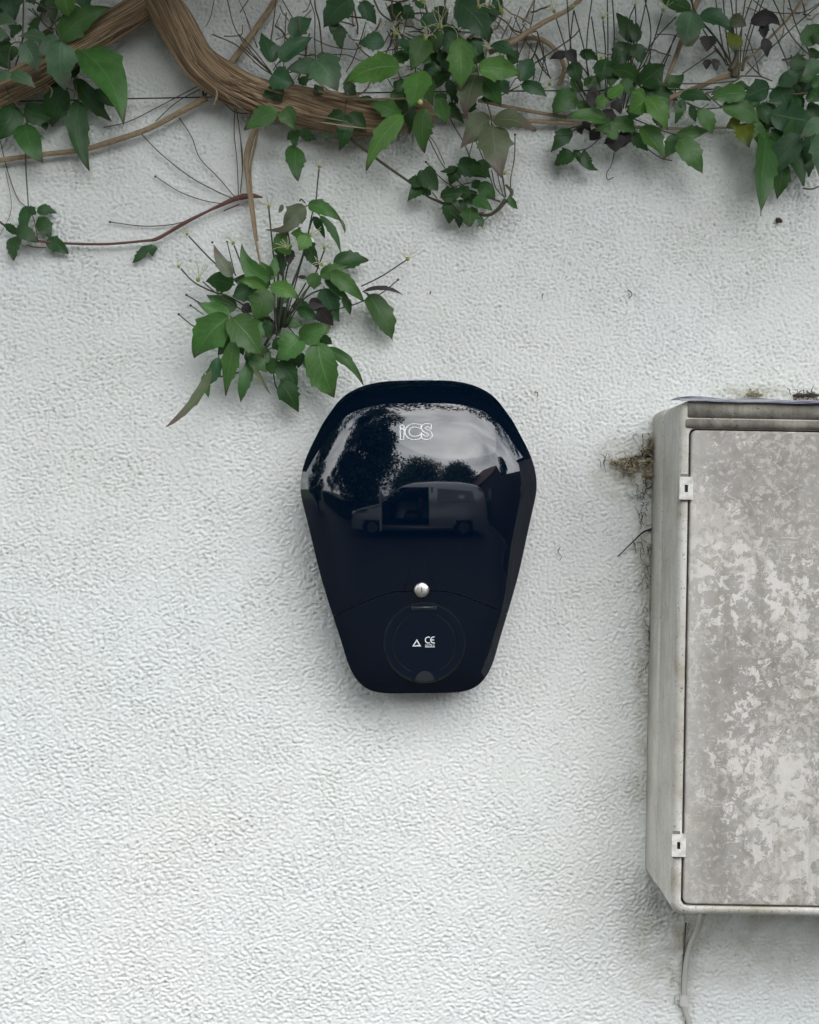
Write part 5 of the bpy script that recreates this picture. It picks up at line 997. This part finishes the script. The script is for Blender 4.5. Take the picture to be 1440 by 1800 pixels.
for sg in (-1,): pane('side_window', [(-1.0, 1.15), (.0, 1.15), (.0, 1.66), (-.62, 1.62)], -1); pane('side_window', [(.1, 1.15), (1.2, 1.15), (1.2, 1.68), (.1, 1.68)], -1)
g = MB(); g.add([(-1.33, -.78, 1.20), (-1.33, .78, 1.20), (-.60, .70, 1.80), (-.60, -.70, 1.80)], [(0, 1, 2, 3)]); g.add([(-1.345, -.78, 1.2), (-1.345, .78, 1.2), (-.615, .70, 1.81), (-.615, -.70, 1.81)], [(3, 2, 1, 0)]); g.build('windscreen', GLASS, van, sm=False)
for cx in (-1.62, 1.55):
    for sg in (1, -1):
        w_ = MB(); nn = 32; pr3 = [(.20, .10), (.31, .11), (.335, .08), (.335, -.08), (.31, -.11), (.20, -.10)]
        w_.add([(cx + r_ * math.cos(2 * math.pi * k / nn), sg * .80 + y_, .335 + r_ * math.sin(2 * math.pi * k / nn)) for r_, y_ in pr3 for k in range(nn)], [(i * nn + k, i * nn + (k + 1) % nn, (i + 1) * nn + (k + 1) % nn, (i + 1) * nn + k) for i in range(5) for k in range(nn)])
        wh = w_.build('wheel', TYRE, van)
        r3 = MB(); r3.tube([(cx, sg * .83, .335), (cx, sg * .87, .335)], .19, 28, 1)
        for k in range(6):
            a = 2 * math.pi * k / 6; r3.box((-.02, 0, .0), (.02, .02, .19), Matrix.Translation((cx, sg * .875 - (.02 if sg < 0 else 0), .335)) @ Matrix.Rotation(a, 4, 'Y'))
        r3.build('rim', mat('alloy_rim', (.3, .3, .31), .35, metal=.8) if 'alloy_rim' not in bpy.data.materials else bpy.data.materials['alloy_rim'], wh, sm=False)
g = MB(); g.box((-1.3, -.85, .38), (.4, .86, .43)); g.box((-1.32, -.85, .43), (-1.05, .80, 1.08)); g.box((.42, -.8, .43), (.46, .84, 1.7)); g.build('cabin_floor', TRIM, van, sm=False)
for y_ in (.42, -.42):
    g = MB(); g.box((-.55, y_ - .24, .55), (.0, y_ + .24, .78)); g.box((-.02, y_ - .24, .62), (.16, y_ + .24, 1.35)); g.box((.02, y_ - .13, 1.38), (.12, y_ + .13, 1.56)); g.build('seat', mat('seat_cloth', (.06, .035, .035), .9), van, bevel=.03)
g = MB(); g.tube([(-.85 + .06 * math.sin(a) * 0, .42 + .19 * math.cos(a), .98 + .19 * math.sin(a)) for a in np.linspace(0, 2 * math.pi, 20)], .018, 8, 2); g.build('steering_wheel', TRIM, van)
g = MB(); g.box((-.04, 0, .45), (.03, 1.05, 1.1)); g.tube([(0, .02, 1.1), (.0, .3, 1.62), (0, .95, 1.6), (0, 1.02, 1.1)], .03, 8, 4); dr = g.build('front_door', PAINT, van, sm=False); dr.location = (-1.27, .90, 0); dr.rotation_euler = (0, 0, R(-11))
g = MB(); g.box((-.01, .1, 1.11), (.01, .96, 1.55)); g.build('door_window', GLASS, dr, sm=False)
g = MB(); g.box((-2.40, .50, .72), (-2.30, .80, .88)); g.build('headlight', mat('headlight_glass', (.6, .6, .6), .1), van, bevel=.03)
g = MB(); g.box((-2.40, -.80, .72), (-2.30, -.50, .88)); g.build('headlight', bpy.data.materials['headlight_glass'], van, bevel=.03)
g = MB(); g.box((-1.25, .92, .30), (1.18, .955, .40)); g.build('sill_trim', mat('sill_grey', (.2, .2, .2), .5), van, bevel=.01)

TREELEAF = mat('tree_foliage', rough=.6, build=lambda t, b: t.links.new(ramp(t, noise_(t, coords(t), 1.2, 6, .7), [(.35, (.02, .05, .012)), (.65, (.06, .11, .03))]), b.inputs['Base Color']))
TREEBARK = mat('tree_bark', (.07, .055, .04), .9)
def tree(x, y, h, r_, label, seed, n_=14, cnt=520, size=.16, trunk=.14, low=.35):
    rs = random.Random(seed); t = thing('garden_tree', label, 'tree', (x, y, 0), 'trees across the drive'); cs = []
    g2 = MB(); g2.tube([(0, 0, 0), (rs.uniform(-.1, .1), 0, h * .3), (rs.uniform(-.2, .2), .1, h * .6), (0, 0, h * .88)], [trunk, trunk * .8, trunk * .5, trunk * .15], 10, 5)
    for k in range(n_):
        a = rs.random() * 6.28; f = rs.random(); zz = h * (low + (.97 - low) * f); rr_ = r_ * math.sin(math.pi * (.15 + .8 * f)) * rs.uniform(.3, .85)
        c = (math.cos(a) * rr_, math.sin(a) * rr_, zz); q = r_ * rs.uniform(.25, .42); cs.append((c, (q, q, q * .8), cnt)); g2.tube([(0, 0, zz * .6), (c[0] * .5, c[1] * .5, zz * .85), c], [trunk * .35, trunk * .2, trunk * .06], 6, 3)
    g2.build('trunk', TREEBARK, t); foliage('crown', cs, size, TREELEAF, t, seed)
tree(-3.5, -9.2, 10.5, 2.7, 'tall loose-crowned tree behind the bonnet of the grey van, mirrored in the charger', 21, 70, 520, .20, .14, .14)
tree(-9.5, -13, 4.4, 2.4, 'low spreading tree at the far left across the drive, mirrored in the charger', 22, 14, 380, .2)
tree(.4, -22, 5.5, 5.0, 'broad rounded tree rising straight behind the grey van, mirrored in the charger', 23, 60, 420, .28, .25, .08)
tree(5.2, -23, 5.2, 4.6, 'second broad tree right of the rounded one, mirrored in the charger', 24, 50, 380, .28, .22, .08)
tree(8.2, -10.5, 5.2, 2.2, 'bushy tree right of the far house, mirrored in the charger', 25, 16, 420, .2)
tree(-7.6, -4.2, 7.5, 2.3, 'added dense tree at the near left, placed to darken the charger rim', 26, 44, 420, .2, .14, .1)  # extra tree added out of view to darken the charger's left rim
hd = thing('garden_hedge', 'long clipped hedge bounding the drive opposite the wall, mirrored in the charger', 'hedge', (0, -9.4, 0))
g = MB(); g.box((-11, -.25, 0), (11, .25, 1.15)); g.build('hedge_core', mat('hedge_inner', (.02, .03, .015), .9), hd, sm=False)
foliage('hedge_leaves', [((x, 0, .75), (.6, .42, .72), 330) for x in np.arange(-11, 11.1, .7)], .11, TREELEAF, hd, 31)
fn = thing('added_side_fence', 'added tall dark close-board fence, darkening the right of the charger reflection', 'fence', (3.6, 0, 0))  # fence added to keep the right side of the charger's reflection dark
for k in range(56):
    g = MB(); g.box((-.012 + .008 * (k % 2), -.35 - k * .13 - .125, .05), (.006 + .008 * (k % 2), -.35 - k * .13, 2.3)); g.build('fence_board', WOOD, fn, sm=False)
for k in range(4):
    g = MB(); g.box((.02, -.4 - k * 2.3 - .1, 0), (.12, -.4 - k * 2.3, 2.3)); g.build('fence_post', WOOD, fn, sm=False)
hs = thing('far_house', 'gabled house beyond the hedge to the right, mirrored in the charger', 'house', (9.6, -20, 0))
g = MB(); g.box((-2.8, -3, 0), (2.8, 3, 2.7)); g.add([(-2.8, 3, 2.7), (2.8, 3, 2.7), (0, 3, 4.9), (-2.8, -3, 2.7), (2.8, -3, 2.7), (0, -3, 4.9)], [(0, 1, 2), (3, 5, 4)]); g.build('wall', mat('house_brick', (.12, .09, .075), .9), hs, sm=False)
g = MB(); g.add([(-3.1, 3.2, 2.5), (0, 3.2, 5.0), (0, -3.2, 5.0), (-3.1, -3.2, 2.5), (3.1, 3.2, 2.5), (3.1, -3.2, 2.5), (-3.1, 3.2, 2.62), (0, 3.2, 5.13), (0, -3.2, 5.13), (-3.1, -3.2, 2.62), (3.1, 3.2, 2.62), (3.1, -3.2, 2.62)], [(0, 3, 2, 1), (1, 2, 5, 4), (6, 7, 8, 9), (7, 10, 11, 8), (0, 1, 7, 6), (1, 4, 10, 7), (3, 9, 8, 2), (2, 8, 11, 5), (0, 6, 9, 3), (4, 5, 11, 10)]); g.build('roof', TILE, hs, sm=False)
for x in (-1.5, 1.5):
    g = MB(); g.box((x - .5, 3.0, 1.0), (x + .5, 3.05, 2.1)); g.build('window', GLASS, hs, sm=False)
